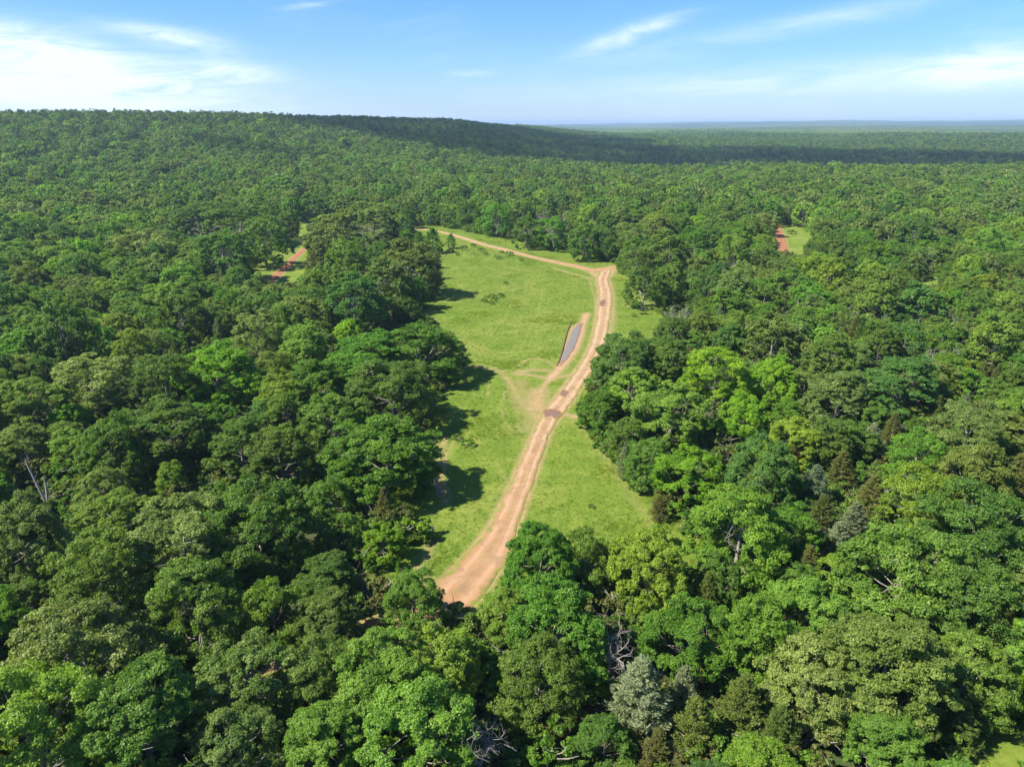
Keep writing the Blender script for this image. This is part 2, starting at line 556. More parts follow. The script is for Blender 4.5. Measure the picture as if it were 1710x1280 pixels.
def make_crown(name, seed, nl, ns, nleaf, size, H=13.0, W=10.0, low=-0.45, lobe=(0.24, 0.42), sp=1.0):
    """Broadleaf crown: lobes > sprays > leaves. Base of tree at the origin."""
    r = np.random.default_rng(seed)
    rx = W * 0.5; cz = H * 0.52; rz = H * 0.46
    # several leaders: the crown is a union of smaller crowns of unequal height
    K = int(r.integers(3, 6)); a0 = r.uniform(0, 6.28)
    subs = [(np.array([r.normal() * 0.08 * rx, r.normal() * 0.08 * rx, H * 0.60]), np.array([(0.60 if sp == 1 else 0.76) * rx, (0.60 if sp == 1 else 0.76) * rx, H * 0.39]))]
    for q in range(K):
        a = a0 + q * 6.28 / K + r.uniform(-.4, .4)
        d_ = rx * r.uniform(0.38, 0.54) * sp; s_ = r.uniform(0.44, 0.62) * (1.15 if sp < 1 else 1)
        subs.append((np.array([cos(a) * d_, sin(a) * d_, H * r.uniform(0.42, 0.60)]), np.array([s_ * rx, s_ * rx, H * r.uniform(0.31, 0.40)])))
    subs.append((np.array([0, 0, H * 0.38]), np.array([0.92 * rx, 0.92 * rx, H * 0.36])))
    want = int(nl * 2.1); LC, LR = [], []
    for si, (sc0, sr0) in enumerate(subs):
        m_ = max(4, int(want * (sr0[0] * sr0[2]) / sum(q[1][0] * q[1][2] for q in subs)))
        i = np.arange(m_)
        zz = np.clip(1 - (i + 0.5) / m_ * (1 - low) + r.normal(size=m_) * 0.08, low, 1)
        ph = i * 2.39996 + r.normal(size=m_) * 0.35
        rr = np.sqrt(1 - np.clip(zz, -1, 1) ** 2)
        dirs = np.stack([rr * np.cos(ph), rr * np.sin(ph), zz], 1)
        lr_ = r.uniform(lobe[0], lobe[1], m_) * rx * 0.80
        fr = (1 + r.normal(size=m_) * 0.13) * (1 - 0.45 * lr_ / sr0[0])
        c_ = sc0 + dirs * fr[:, None] * sr0
        keep = c_[:, 2] > 0.6
        for sj, (sc1, sr1) in enumerate(subs):
            if sj != si: keep &= (((c_ - sc1) / sr1) ** 2).sum(1) > 0.55
        LC.append(c_[keep]); LR.append(lr_[keep])
    lc = np.concatenate(LC); lr = np.concatenate(LR); nl = len(lc)
    ldir = unit(lc - np.array([0, 0, cz - rz * 0.3]))
    # sprays on each lobe's outer side
    d = r.normal(size=(nl, ns, 3)); d = unit(d)
    d = unit(d + ldir[:, None, :] * 0.75 + np.array([0, 0, 0.25]))
    sr = np.minimum(lr * 0.42, 0.52)[:, None] * r.uniform(0.7, 1.3, (nl, ns))
    sc = lc[:, None, :] + d * (lr[:, None] * r.uniform(0.5, 1.2, (nl, ns)))[..., None] * np.array([1, 1, 0.85])
    sv = r.uniform(0, 1, (nl, ns)) * 0.45 + r.uniform(0, 1, nl)[:, None] * 0.25
    # leaves in each spray
    e = unit(r.normal(size=(nl, ns, nleaf, 3)))
    e = unit(e + d[:, :, None, :] * 0.55)
    rad = sr[..., None] * r.uniform(0.15, 1.0, (nl, ns, nleaf)) ** 0.6
    c = sc[:, :, None, :] + e * rad[..., None] * np.array([1, 1, 0.75])
    var = np.clip(sv[..., None] + r.uniform(0, 0.35, (nl, ns, nleaf)), 0, 1)
    cen = c.reshape(-1, 3)
    outd = unit((e * 0.5 + d[:, :, None, :] * 0.7).reshape(-1, 3))
    v = leaf_quads(r, cen, outd, size)
    n = len(cen)
    var4 = np.repeat(var.reshape(-1), 4)
    me = mesh_np(name, v, np.arange(n * 4), 4, M_LEAF, {'var': var4})
    return me, lc, lr


def tube(V, F, pts, radii, sides=6):
    pts = np.asarray(pts, float)
    base = len(V)
    for i, p in enumerate(pts):
        if i == 0: t = pts[1] - pts[0]
        elif i == len(pts) - 1: t = pts[-1] - pts[-2]
        else: t = pts[i + 1] - pts[i - 1]
        t = t / (np.linalg.norm(t) + 1e-9)
        a = np.cross(t, [0.3, 0.9, 0.1]); a /= np.linalg.norm(a) + 1e-9
        b = np.cross(t, a)
        for k in range(sides):
            an = 2 * pi * k / sides
            V.append(p + (a * cos(an) + b * sin(an)) * radii[i])
    for i in range(len(pts) - 1):
        for k in range(sides):
            k2 = (k + 1) % sides
            F.append((base + i * sides + k, base + i * sides + k2, base + (i + 1) * sides + k2, base + (i + 1) * sides + k))


def limb_path(a, b, r, bend=0.12, n=5):
    a = np.asarray(a, float); b = np.asarray(b, float)
    L = np.linalg.norm(b - a)
    off = r.normal(size=3) * L * bend
    off[2] = abs(off[2]) * 0.4 - 0.1 * L
    pts = []
    for i in range(n):
        t = i / (n - 1)
        p = a + (b - a) * t + off * sin(pi * t) + r.normal(size=3) * L * 0.02 * (0 < i < n - 1)
        pts.append(p)
    return pts


def vf_mesh(name, V, F, mat):
    V = np.array(V); F = np.array(F)
    return mesh_np(name, V, F.ravel(), 4, mat, smooth_=True)


def make_trunk(name, seed, H, lobes, lrad, nlimb=14, mat=None, r0=0.26):
    r = np.random.default_rng(seed + 500)
    V, F = [], []
    top = np.array([r.normal() * 0.3, r.normal() * 0.3, H * 0.62])
    pts = [np.array([0, 0, -0.4]), np.array([0.03, 0, 0.4])] + [np.array([top[0] * t + r.normal() * 0.08, top[1] * t + r.normal() * 0.08, top[2] * t]) for t in (0.25, 0.5, 0.75, 1.0)]
    tube(V, F, pts, [r0 * 1.6, r0 * 1.15, r0, r0 * 0.85, r0 * 0.65, r0 * 0.4], 8)
    idx = r.permutation(len(lobes))[:nlimb]
    for i in idx:
        t = r.uniform(0.35, 1.0)
        a = np.array([top[0] * t, top[1] * t, top[2] * t])
        b = lobes[i] + unit(lobes[i] - a) * lrad[i] * 0.5
        if b[2] < a[2]: a = a * np.array([1, 1, 0]) + np.array([0, 0, max(b[2] - 0.8, H * 0.2)])
        rr = r0 * 0.42 * (1.1 - 0.5 * t)
        pth = limb_path(a, b, r)
        tube(V, F, pth, [rr, rr * 0.8, rr * 0.6, rr * 0.4, rr * 0.15], 5)
        # a fork
        c = b + r.normal(size=3) * lrad[i] * 0.6
        tube(V, F, limb_path(pth[2], c, r, 0.1, 4), [rr * 0.5, rr * 0.35, rr * 0.25, rr * 0.08], 4)
    for q in range(3 if seed % 3 == 0 else 1):
        i = int(r.integers(0, len(lobes)))
        a = lobes[i]; o_ = unit(a - np.array([0, 0, H * 0.45]))
        b = a + o_ * lrad[i] * r.uniform(0.95, 1.3) + r.normal(size=3) * 0.25
        tube(V, F, limb_path(a * 0.8 + np.array([0, 0, H * 0.1]), b, r, 0.15, 5), [.075, .065, .05, .035, .015], 4)
        for w in range(3):
            tube(V, F, limb_path(a * (1 - w * .2) + b * w * .2, b + r.normal(size=3) * 0.55, r, 0.15, 4), [.05, .04, .03, .015], 3)
    return vf_mesh(name, V, F, mat or M_BARK)


def make_conifer(name, seed, nb_, nsp, nleaf, size, H=9.0, Rad=2.4, pine=False):
    r = np.random.default_rng(seed)
    i = np.arange(nb_)
    if pine:
        t = 0.42 + 0.58 * (i + 0.5) / nb_
        prof = np.sin(np.clip((t - 0.35) / 0.65, 0, 1) * pi * 0.93) ** 0.6
    else:
        t = 0.04 + 0.95 * (i + 0.5) / nb_
        prof = (1 - t) ** 0.72 * np.clip(t / 0.12, 0.4, 1)
    ph = i * 2.39996 + r.normal(size=nb_) * 0.3
    L = Rad * prof * r.uniform(0.62, 1.2, nb_) + 0.12
    out = np.stack([np.cos(ph), np.sin(ph), np.full(nb_, 0.25 if pine else 0.45)], 1)
    out = unit(out)
    base = np.stack([np.zeros(nb_), np.zeros(nb_), t * H], 1)
    s = r.uniform(0.30 if not pine else 0.5, 1.0, (nb_, nsp)) ** 0.7
    sc = base[:, None, :] + out[:, None, :] * (L[:, None] * s)[..., None]
    sc[..., 2] += (s ** 2) * L[:, None] * (0.12)
    side = np.cross(out, [0, 0, 1.0])
    sc = sc + side[:, None, :] * (r.normal(size=(nb_, nsp)) * 0.11 * L[:, None])[..., None]
    spr = (0.155 if not pine else 0.42) * (0.5 + 0.5 * L / Rad)
    e = r.normal(size=(nb_, nsp, nleaf, 3))
    c = sc[:, :, None, :] + e * spr[:, None, None, None] * 0.75
    sv = r.uniform(0, 0.55, (nb_, nsp))
    var = np.clip(sv[..., None] + r.uniform(0, 0.45, (nb_, nsp, nleaf)), 0, 1).reshape(-1)
    cen = c.reshape(-1, 3)
    al = np.broadcast_to((out + np.array([0, 0, 0.25]))[:, None, None, :], e.shape).reshape(-1, 3)
    od = unit(e).reshape(-1, 3)
    v = leaf_quads(r, cen, od, size, 0.6, 0.34 if not pine else 0.4, al)
    return mesh_np(name, v, np.arange(len(cen) * 4), 4, M_LEAF, {'var': np.repeat(var, 4)})


def make_stem(name, seed, H, r0=0.14, nlimb=10, mat=None, Rad=2.0, pine=False):
    r = np.random.default_rng(seed)
    V, F = [], []
    tube(V, F, [(0, 0, -0.3), (0.02, 0, H * 0.3), (0, 0.04, H * 0.65), (0, 0, H * 0.97)], [r0 * 1.3, r0, r0 * 0.6, r0 * 0.15], 7)
    for k in range(nlimb):
        t = r.uniform(0.4 if pine else 0.1, 0.9); a = r.uniform(0, 6.28)
        L = Rad * (1 - t) ** 0.7 * 0.9 + 0.2
        tube(V, F, limb_path((0, 0, t * H), (cos(a) * L, sin(a) * L, t * H + L * 0.4), r, 0.05, 4), [r0 * 0.3, r0 * 0.2, r0 * 0.12, r0 * 0.05], 4)
    return vf_mesh(name, V, F, mat or M_BARK)


# ------------------------------------------------------------------ ground
def axis(n, near, far_, k):
    t = np.linspace(-1, 1, n)
    return np.sinh(t * k) / math.sinh(k) * far_


def build_ground():
    xs = axis(321, 0, 21000, 5.5)
    t = np.linspace(0, 1, 330)
    ys = -300 + np.sinh(t * 5.2) / math.sinh(5.2) * 22300
    X, Y = np.meshgrid(xs, ys)
    Z = height(X, Y)
    V = np.stack([X, Y, Z], -1).reshape(-1, 3)
    ny, nx = X.shape
    idx = np.arange(nx * ny).reshape(ny, nx)
    F = np.stack([idx[:-1, :-1], idx[:-1, 1:], idx[1:, 1:], idx[1:, :-1]], -1).reshape(-1)
    structure('ground', mesh_np('ground', V, F, 4, M_GROUND, smooth_=True))
    return float(Z.min())


ZMIN = build_ground()

# outlines seen in the photograph (pixels of the 1710 px wide picture)
CLEAR = [(742, 1008), (688, 948), (730, 895), (712, 860), (700, 800), (712, 760), (732, 735), (740, 655), (782, 612), (775, 585), (740, 545), (690, 508), (735, 498), (738, 415),
         (700, 398), (680, 378), (735, 378), (800, 392), (900, 412), (1020, 437), (1042, 456), (1104, 528), (1092, 562), (1066, 566), (1005, 585), (975, 640), (962, 690),
         (985, 740), (1030, 790), (1060, 830), (1115, 880), (1135, 900), (1148, 925), (1100, 908), (1060, 905), (1000, 915), (930, 895), (880, 888), (850, 900), (842, 940), (820, 985), (775, 1012)]
TRAILCLEAR = [(420, 456), (462, 418), (490, 394), (503, 372), (512, 352), (524, 346), (526, 352), (516, 372), (512, 398), (512, 430), (504, 468), (455, 472)]
FARCLEAR = [(1287, 374), (1306, 372), (1318, 378), (1368, 384), (1366, 396), (1342, 400), (1340, 424), (1300, 420), (1288, 402)]
SPOT = [(1541, 450), (1568, 449), (1573, 474), (1543, 477)]
CORNER = [(1642, 1240), (1730, 1215), (1730, 1300), (1632, 1300)]
OPENINGS = [CLEAR, TRAILCLEAR, FARCLEAR, SPOT, CORNER]


def relief(x, y):
    return 0.30 * (vnoise(x / 17 + 5, y / 17) + 0.5) + 0.14 * (vnoise(x / 6.5, y / 6.5 + 8) + 0.5)


def road_line(pts, wid=1.0):
    """(px, py, width px) -> smooth world polyline with half widths"""
    P = np.array([list(at(a, b)[:2]) + [w * wid * project(*at(a, b))[2] / FOC / 2] for a, b, w in pts])
    out = []
    n = len(P)
    for i in range(n - 1):
        p0 = P[max(i - 1, 0)]; p1 = P[i]; p2 = P[i + 1]; p3 = P[min(i + 2, n - 1)]
        m = max(2, int(np.linalg.norm(p2[:2] - p1[:2]) / 0.6))
        for k in range(m):
            t = k / m
            q = 0.5 * ((2 * p1) + (-p0 + p2) * t + (2 * p0 - 5 * p1 + 4 * p2 - p3) * t * t + (-p0 + 3 * p1 - 3 * p2 + p3) * t ** 3)
            out.append(q)
    out.append(P[-1])
    return np.array(out)


MAIN = [(330, 1150, 60), (430, 1112, 60), (520, 1090, 62), (610, 1062, 66), (690, 1036, 78), (748, 1005, 92), (782, 970, 84), (806, 938, 74), (828, 905, 60), (846, 870, 48), (867, 820, 40), (886, 770, 35), (905, 722, 31),
        (922, 692, 36), (945, 662, 34), (972, 625, 30), (992, 590, 27), (1003, 555, 26), (1009, 515, 27), (1010, 488, 24), (1006, 468, 22), (1012, 452, 20)]
BACK = [(1030, 446, 14), (1004, 451, 26), (985, 451, 26), (955, 444, 21), (925, 438, 19), (890, 430, 17.5), (850, 420, 16), (815, 411, 14.5), (785, 402, 13), (755, 393, 12), (725, 387, 11), (690, 385, 11), (640, 388, 11)]
TRAIL = [(430, 490, 23), (456, 466, 18), (480, 444, 15), (500, 424, 12), (517, 410, 10), (532, 400, 9), (548, 385, 8), (556, 365, 7), (552, 350, 7), (545, 343, 7)]
FARTR = [(1316, 440, 17), (1309, 420, 17), (1304, 402, 16), (1300, 388, 13), (1297, 377, 11), (1290, 368, 9)]
L_MAIN, L_BACK, L_TRAIL, L_FAR = (road_line(p, q) for p, q in ((MAIN, 0.96), (BACK, 0.85), (TRAIL, 0.9), (FARTR, 1.0)))


def lift(x, y, e):
    return relief(x, y) * e + 0.03


def sheet_edge(x, y):
    """1 well inside the meadow, 0 at its margin"""
    return smooth(0, 5, MEADOW_R - region_dist(x, y))


# meadow sheets: grids covering each opening plus a margin that runs in under the trees
def px_region_world(poly):
    return [tuple(at(a, b)[:2]) for a, b in poly]


W_OPEN = [px_region_world(p) for p in OPENINGS]
MEADOW_R = 10.0


def region_dist(x, y, which=None):
    d = np.full(np.shape(x), 1e9)
    for i, w in enumerate(W_OPEN):
        if which is not None and i != which: continue
        dd, _ = seg_dist(x, y, list(w) + [w[0]])
        dd = np.where(in_poly(x, y, w), 0, dd)
        d = np.minimum(d, dd)
    return d


# worn places in the grass, strokes in photograph pixels: (points, width m, strength)
STROKES = [
    ([(979, 525), (975, 538), (967, 550)], 2.1, 1.1),
    ([(972, 545), (967, 565), (958, 588), (944, 606), (930, 622), (918, 634)], 2.3, 1.1),
    ([(956, 545), (948, 575), (940, 600), (930, 622)], 1.2, 0.8),
    ([(935, 618), (922, 630), (908, 645), (901, 662), (903, 690)], 1.3, 0.9),
    ([(1000, 600), (972, 622), (945, 630), (915, 634), (890, 628), (862, 626)], 1.7, 0.8),
    ([(898, 655), (893, 668), (897, 684)], 5.0, 0.85),
    ([(888, 660), (884, 672), (892, 690), (902, 700)], 2.0, 0.7),
    ([(866, 612), (880, 602), (900, 600), (918, 606), (928, 616)], 0.8, 0.7),
    ([(864, 622), (885, 619), (915, 620)], 2.2, 0.75),
    ([(845, 632), (854, 642), (862, 660), (878, 684), (898, 702)], 1.6, 0.72),
    ([(822, 614), (838, 625), (848, 640), (856, 665), (868, 690)], 1.8, 0.45),
    ([(868, 640), (876, 668), (890, 700), (880, 716)], 4.2, 0.5),
    ([(925, 690), (940, 692), (960, 697), (975, 692)], 1.8, 0.85),
    ([(1020, 470), (1024, 500), (1024, 530), (1018, 565)], 1.8, 0.6),
    ([(985, 470), (994, 500), (994, 540), (986, 575), (974, 605)], 0.8, 0.6),
    ([(925, 448), (950, 456), (975, 462), (995, 470)], 1.8, 0.65),
    ([(1000, 455), (1015, 462), (1024, 446)], 3.8, 0.95),
    ([(985, 452), (1002, 466)], 3.2, 0.85),
    ([(745, 728), (737, 750), (732, 785), (736, 820), (745, 840)], 1.0, 0.8),
    ([(757, 738), (744, 765), (741, 800), (752, 835)], 0.6, 0.7),
    ([(700, 950), (720, 985), (745, 1008)], 1.4, 0.7),
    ([(775, 615), (800, 612), (838, 622)], 1.8, 0.6),
    ([(842, 655), (836, 680), (842, 705), (856, 720)], 0.4, 0.6),
    ([(830, 775), (836, 790), (845, 800)], 0.4, 0.6),
    ([(850, 770), (870, 775), (885, 770)], 0.4, 0.5),
    ([(818, 640), (814, 652), (818, 668)], 0.4, 0.6),
    ([(960, 700), (990, 740), (1030, 790), (1060, 838), (1100, 890)], 2.0, 0.3),
    ([(700, 770), (712, 750), (735, 728)], 2.5, 0.5),
    ([(860, 470), (850, 520), (820, 560)], 0.4, 0.35),
    ([(880, 470), (872, 520), (862, 560)], 0.4, 0.35),
    ([(740, 545), (790, 560), (850, 556), (900, 540)], 0.5, 0.3),
    ([(905, 478), (900, 520), (880, 560), (870, 590)], 0.5, 0.3),
    ([(830, 445), (880, 452), (925, 470)], 0.5, 0.3),
    ([(700, 880), (720, 905), (712, 935)], 1.6, 0.55),
]
W_STROKES = [([tuple(at(a, b)[:2]) for a, b in s[0]], s[1], s[2]) for s in STROKES]
R_PLAIN = []


def wear_at(x, y):
    w = np.zeros(np.shape(x))
    for pts, wd, st in W_STROKES:
        d, _ = seg_dist(x, y, pts)
        w = np.maximum(w, st * np.exp(-(d / (wd * 0.72)) ** 2))
    for L in (L_MAIN, L_BACK, L_TRAIL, L_FAR):
        sub = L[::4]
        d, par = seg_dist(x, y, sub[:, :2])
        hw = np.interp(par, np.arange(len(sub)), sub[:, 2])
        w = np.maximum(w, 0.95 * (1 - smooth(-0.2, 1.5, d - hw * 0.95)))
    return w


def build_meadow(which, name, step, extra=None):
    w = np.array(W_OPEN[which])
    x0, y0 = w.min(0) - MEADOW_R - 1; x1, y1 = w.max(0) + MEADOW_R + 1
    xs = np.arange(x0, x1, step); ys = np.arange(y0, y1, step)
    X, Y = np.meshgrid(xs, ys)
    wob = 3 * vnoise(X / 4, Y / 4)
    D = region_dist(X, Y, which) + wob
    if which == 0:
        # the bare ground goes on beneath the trees along the road
        dr, _ = seg_dist(X, Y, L_MAIN[::6, :2]); D = np.minimum(D, dr + 1 + wob)
    ok = D < MEADOW_R
    e = smooth(0, 4, MEADOW_R - D)
    base = height(X, Y)
    Z = base + relief(X, Y) * e + 0.03 - 0.25 * smooth(MEADOW_R - 1.6, MEADOW_R - 0.3, D)
    cell = ok[:-1, :-1] & ok[1:, :-1] & ok[:-1, 1:] & ok[1:, 1:]
    idx = np.arange(X.size).reshape(X.shape)
    F = np.stack([idx[:-1, :-1][cell], idx[:-1, 1:][cell], idx[1:, 1:][cell], idx[1:, :-1][cell]], -1)
    used = np.zeros(X.size, bool); used[F.ravel()] = True
    remap = np.cumsum(used) - 1
    V = np.stack([X, Y, Z], -1).reshape(-1, 3)[used]
    W = wear_at(V[:, 0], V[:, 1])
    MG = smooth(MEADOW_R - 7, MEADOW_R - 1.5, D.ravel()[used])
    me = mesh_np(name, V, remap[F.ravel()], 4, M_MEADOW, {'wear': W, 'margin': MG}, smooth_=True)
    structure(name, me)
    return lambda x, y: height(x, y) + relief(x, y) * smooth(0, 4, MEADOW_R - region_dist(x, y, which)) + 0.03


build_meadow(0, 'meadow', 0.7)
build_meadow(1, 'trail_verge', 0.9)
build_meadow(2, 'far_glade', 1.2)
build_meadow(3, 'small_glade', 1.5)
build_meadow(4, 'corner_meadow', 0.7)


def ground_z(x, y):
    d = region_dist(x, y)
    e = smooth(-1.5, 5, MEADOW_R - d)
    return height(x, y) + relief(x, y) * e + 0.05


def build_road(name, L, mat, middle=0.3, zoff=0.05):
    n = len(L); nc = 15
    V, ac, al, mi = [], [], [], []
    s = 0
    for i in range(n):
        t = L[min(i + 1, n - 1), :2] - L[max(i - 1, 0), :2]
        t = t / (np.linalg.norm(t) + 1e-9)
        nrm = np.array([t[1], -t[0]])
        if i: s += np.linalg.norm(L[i, :2] - L[i - 1, :2])
        hw = L[i, 2] * 1.12
        jl = 1 + 0.16 * vnoise(np.array(s / 2.5), np.array(1.5)) * 2
        jr = 1 + 0.16 * vnoise(np.array(s / 2.5), np.array(77.5)) * 2
        for k in range(nc):
            u = -1 + 2 * k / (nc - 1)
            p = L[i, :2] + nrm * u * hw * (jl if u < 0 else jr)
            rut = 0.05 * (math.exp(-((abs(u) - 0.45) / 0.16) ** 2)) * (abs(u) < 0.9)
            V.append([p[0], p[1], -rut]); ac.append(u); al.append(s); mi.append(middle)
    V = np.array(V)
    # sit on the sheet below: never under the relief's own interpolation
    V[:, 2] += ground_z(V[:, 0], V[:, 1]) + zoff + 0.03 * (1 - np.abs(np.array(ac)) ** 6) - 0.16 * smooth(0.80, 1.0, np.abs(np.array(ac)))
    idx = np.arange(n * nc).reshape(n, nc)
    F = np.stack([idx[:-1, :-1], idx[:-1, 1:], idx[1:, 1:], idx[1:, :-1]], -1).reshape(-1)
    me = mesh_np(name, V, F, 4, mat, {'across': ac, 'along': al, 'middle': mi}, smooth_=True)
    return structure(name, me)


build_road('dirt_road', L_MAIN, M_ROAD, 0.8)
build_road('dirt_road', L_BACK, M_ROAD, 0.3, 0.07)
build_road('dirt_track', L_TRAIL, M_TRAIL, 0.6)
build_road('dirt_track', L_FAR, M_TRAIL, 0.6)


def pool(name, pts, mat, zoff, label=None, cat=None, water=True, rag=0.12):
    """an irregular flat pool outlined in photograph pixels, its rim following the ground"""
    P = np.array([at(a, b)[:2] for a, b in pts])
    out = []
    n = len(P)
    for i in range(n):
        p0, p1, p2, p3 = P[i - 1], P[i], P[(i + 1) % n], P[(i + 2) % n]
        for k in range(6):
            t = k / 6
            out.append(0.5 * ((2 * p1) + (-p0 + p2) * t + (2 * p0 - 5 * p1 + 4 * p2 - p3) * t * t + (-p0 + 3 * p1 - 3 * p2 + p3) * t ** 3))
    out = np.array(out)
    out += np.stack([vnoise(out[:, 0] * 1.3, out[:, 1] * 1.3), vnoise(out[:, 0] * 1.3 + 40, out[:, 1] * 1.3)], 1) * rag * 4
    c = out.mean(0)
    V, F = [], []
    rings = 4
    for q in range(rings):
        s = 1 - q / rings
        for p in out:
            pp = c + (p - c) * s
            V.append([pp[0], pp[1], 0])
    V.append([c[0], c[1], 0])
    V = np.array(V)
    V[:, 2] = ground_z(V[:, 0], V[:, 1]) + zoff
    if water:
        V[:, 2] = V[:, 2] * 0.0 + V[:len(out), 2].mean() * 0.3 + V[:, 2].max() * 0.7
    m = len(out)
    tri = []
    for q in range(rings - 1):
        for k in range(m):
            a, b = q * m + k, q * m + (k + 1) % m
            tri += [(a, b, b + m), (a, b + m, a + m)]
    for k in range(m):
        tri.append(((rings - 1) * m + k, (rings - 1) * m + (k + 1) % m, rings * m))
    inw = np.concatenate([np.full(m, q / rings) for q in range(rings)] + [[1.0]])
    me = mesh_np(name, V, np.array(tri).ravel(), 3, mat, {'inward': inw}, smooth_=True)
    if cat:
        return obj(name, me, label=label, category=cat)
    return structure(name, me)


def cut_bank(pts, wid=0.35, hgt=0.26):
    """the small earth lip along the left side of the ditch"""
    P = np.array([at(a, b)[:2] for a, b in pts])
    q = [P[i] + (P[i + 1] - P[i]) * t for i in range(len(P) - 1) for t in np.linspace(0, 1, 8)[:-1]] + [P[-1]]
    V, F = [], []
    n = len(q)
    for i, p in enumerate(q):
        t = q[min(i + 1, n - 1)] - q[max(i - 1, 0)]; t = t / (np.linalg.norm(t) + 1e-9)
        nr = np.array([-t[1], t[0]]) * (-1 if -t[1] > 0 else 1)
        k = sin(pi * (i + .5) / n) ** 0.4 * (1 + 0.6 * float(vnoise(np.array(i * .45), np.array(3.3))))
        z0 = float(ground_z(np.array(p[0]), np.array(p[1])))
        for o_, h_ in ((1.4, -0.06), (0.5, hgt * k), (0.1, hgt * k * 0.95), (-0.15, 0.0)):
            V.append([p[0] + nr[0] * wid * o_, p[1] + nr[1] * wid * o_, z0 + h_])
    for i in range(n - 1):
        for k in range(3):
            a = i * 4 + k
            F.append((a, a + 1, a + 5, a + 4))
    structure('ditch_bank', mesh_np('ditch_bank', V, np.array(F).ravel(), 4, M_BANK))


cut_bank([(957, 537), (949, 552), (944, 570), (940, 588), (935, 604), (931, 612)])
def ditch(pts, label):
    P = np.array([list(at(a, b)[:2]) + [w] for a, b, w in pts])
    q = [P[i] + (P[i + 1] - P[i]) * t for i in range(len(P) - 1) for t in np.linspace(0, 1, 9)[:-1]] + [P[-1]]
    V, inw, n, nc = [], [], len(q), 9
    for i, p in enumerate(q):
        t = q[min(i + 1, n - 1)][:2] - q[max(i - 1, 0)][:2]; t = t / (np.linalg.norm(t) + 1e-9)
        nr = np.array([t[1], -t[0]])
        for k in range(nc):
            u = -1 + 2 * k / (nc - 1)
            hw = p[2] * (1 + 0.5 * float(vnoise(np.array(i * .33), np.array(5.5 + (u > 0) * 30))))
            x_, y_ = p[0] + nr[0] * u * hw, p[1] + nr[1] * u * hw
            V.append([x_, y_, float(ground_z(np.array(p[0]), np.array(p[1]))) + 0.10 - 0.12 * (abs(u) > 0.95)])
            inw.append((1 - abs(u)) * min(1.0, 4.0 * i / n + 0.02, 4.0 * (n - 1 - i) / n + 0.02) * 0.8)
    idx = np.arange(n * nc).reshape(n, nc)
    F = np.stack([idx[:-1, :-1], idx[:-1, 1:], idx[1:, 1:], idx[1:, :-1]], -1).reshape(-1)
    obj('ditch_water', mesh_np('ditch_water', V, F, 4, M_WATER, {'inward': inw}, smooth_=True), label=label, category='puddle')


ditch([(969, 540, 1.0), (963, 552, 1.4), (957, 568, 1.5), (950.5, 584, 1.4), (943, 599, 1.0), (935, 612, 0.5)], 'long narrow grey puddle filling the ditch left of the dirt road')
pool('puddle', [(911, 686), (923, 684), (936, 688), (935, 697), (925, 701), (920, 695), (914, 699), (907, 694)], M_PUDDLE, 0.12, 'brown two-lobed puddle at the road fork in the middle of the clearing', 'puddle')
pool('puddle', [(937, 655), (945, 653), (949, 658), (943, 664), (936, 662)], M_PUDDLE, 0.11, 'muddy wet hollow in the dirt road just beyond the brown puddle', 'puddle')
pool('puddle', [(1002, 505), (1009, 502), (1011, 510), (1005, 514), (1001, 511)], M_PUDDLE, 0.12, 'small round puddle in the dirt road below the back junction', 'puddle')
pool('puddle', [(723, 798), (727, 797), (730, 812), (736, 830), (732, 832), (726, 818)], M_WATER, 0.12, 'thin pale puddle in a rut under the round edge tree', 'puddle')

# ------------------------------------------------------------------ tree kinds
T = {'mid': (0.122, 0.200, 0.026), 'dark': (0.104, 0.180, 0.026), 'lime': (0.178, 0.305, 0.016), 'light': (0.172, 0.272, 0.034), 'green': (0.118, 0.226, 0.021),
     'olive': (0.146, 0.200, 0.034), 'pale': (0.172, 0.230, 0.052), 'blue': (0.094, 0.174, 0.032), 'brown': (0.140, 0.150, 0.036), 'silver': (0.195, 0.240, 0.125),
     'oliveced': (0.146, 0.186, 0.034), 'pine': (0.070, 0.115, 0.028), 'yellow': (0.186, 0.265, 0.024)}
WORD = {'mid': 'mid-green', 'dark': 'dark green', 'lime': 'lime green', 'light': 'light green', 'green': 'rich green', 'olive': 'olive green', 'pale': 'pale grey-green',
        'blue': 'deep bluish green', 'brown': 'brownish', 'silver': 'silvery', 'oliveced': 'olive', 'pine': 'dark', 'yellow': 'yellow-green'}

HI, MI, LO, FA = [], [], [], []        # broadleaf variants at four levels of detail: dict(crown, trunk)
def variant(lst, tag, seed, nl, ns, nf, size, H, W, low=-0.45, lobe=(0.24, 0.42), trunk=True, r0=0.26):
    me, lc, lr = make_crown('crown', seed, nl, ns, nf, size, H, W, low, lobe, 1.0 if seed % 2 else 0.72)
    tm = make_trunk('trunk', seed, H, lc, lr, r0=r0) if trunk else None
    lst.append(dict(crown=me, trunk=tm, H=H, W=W, kind=tag))

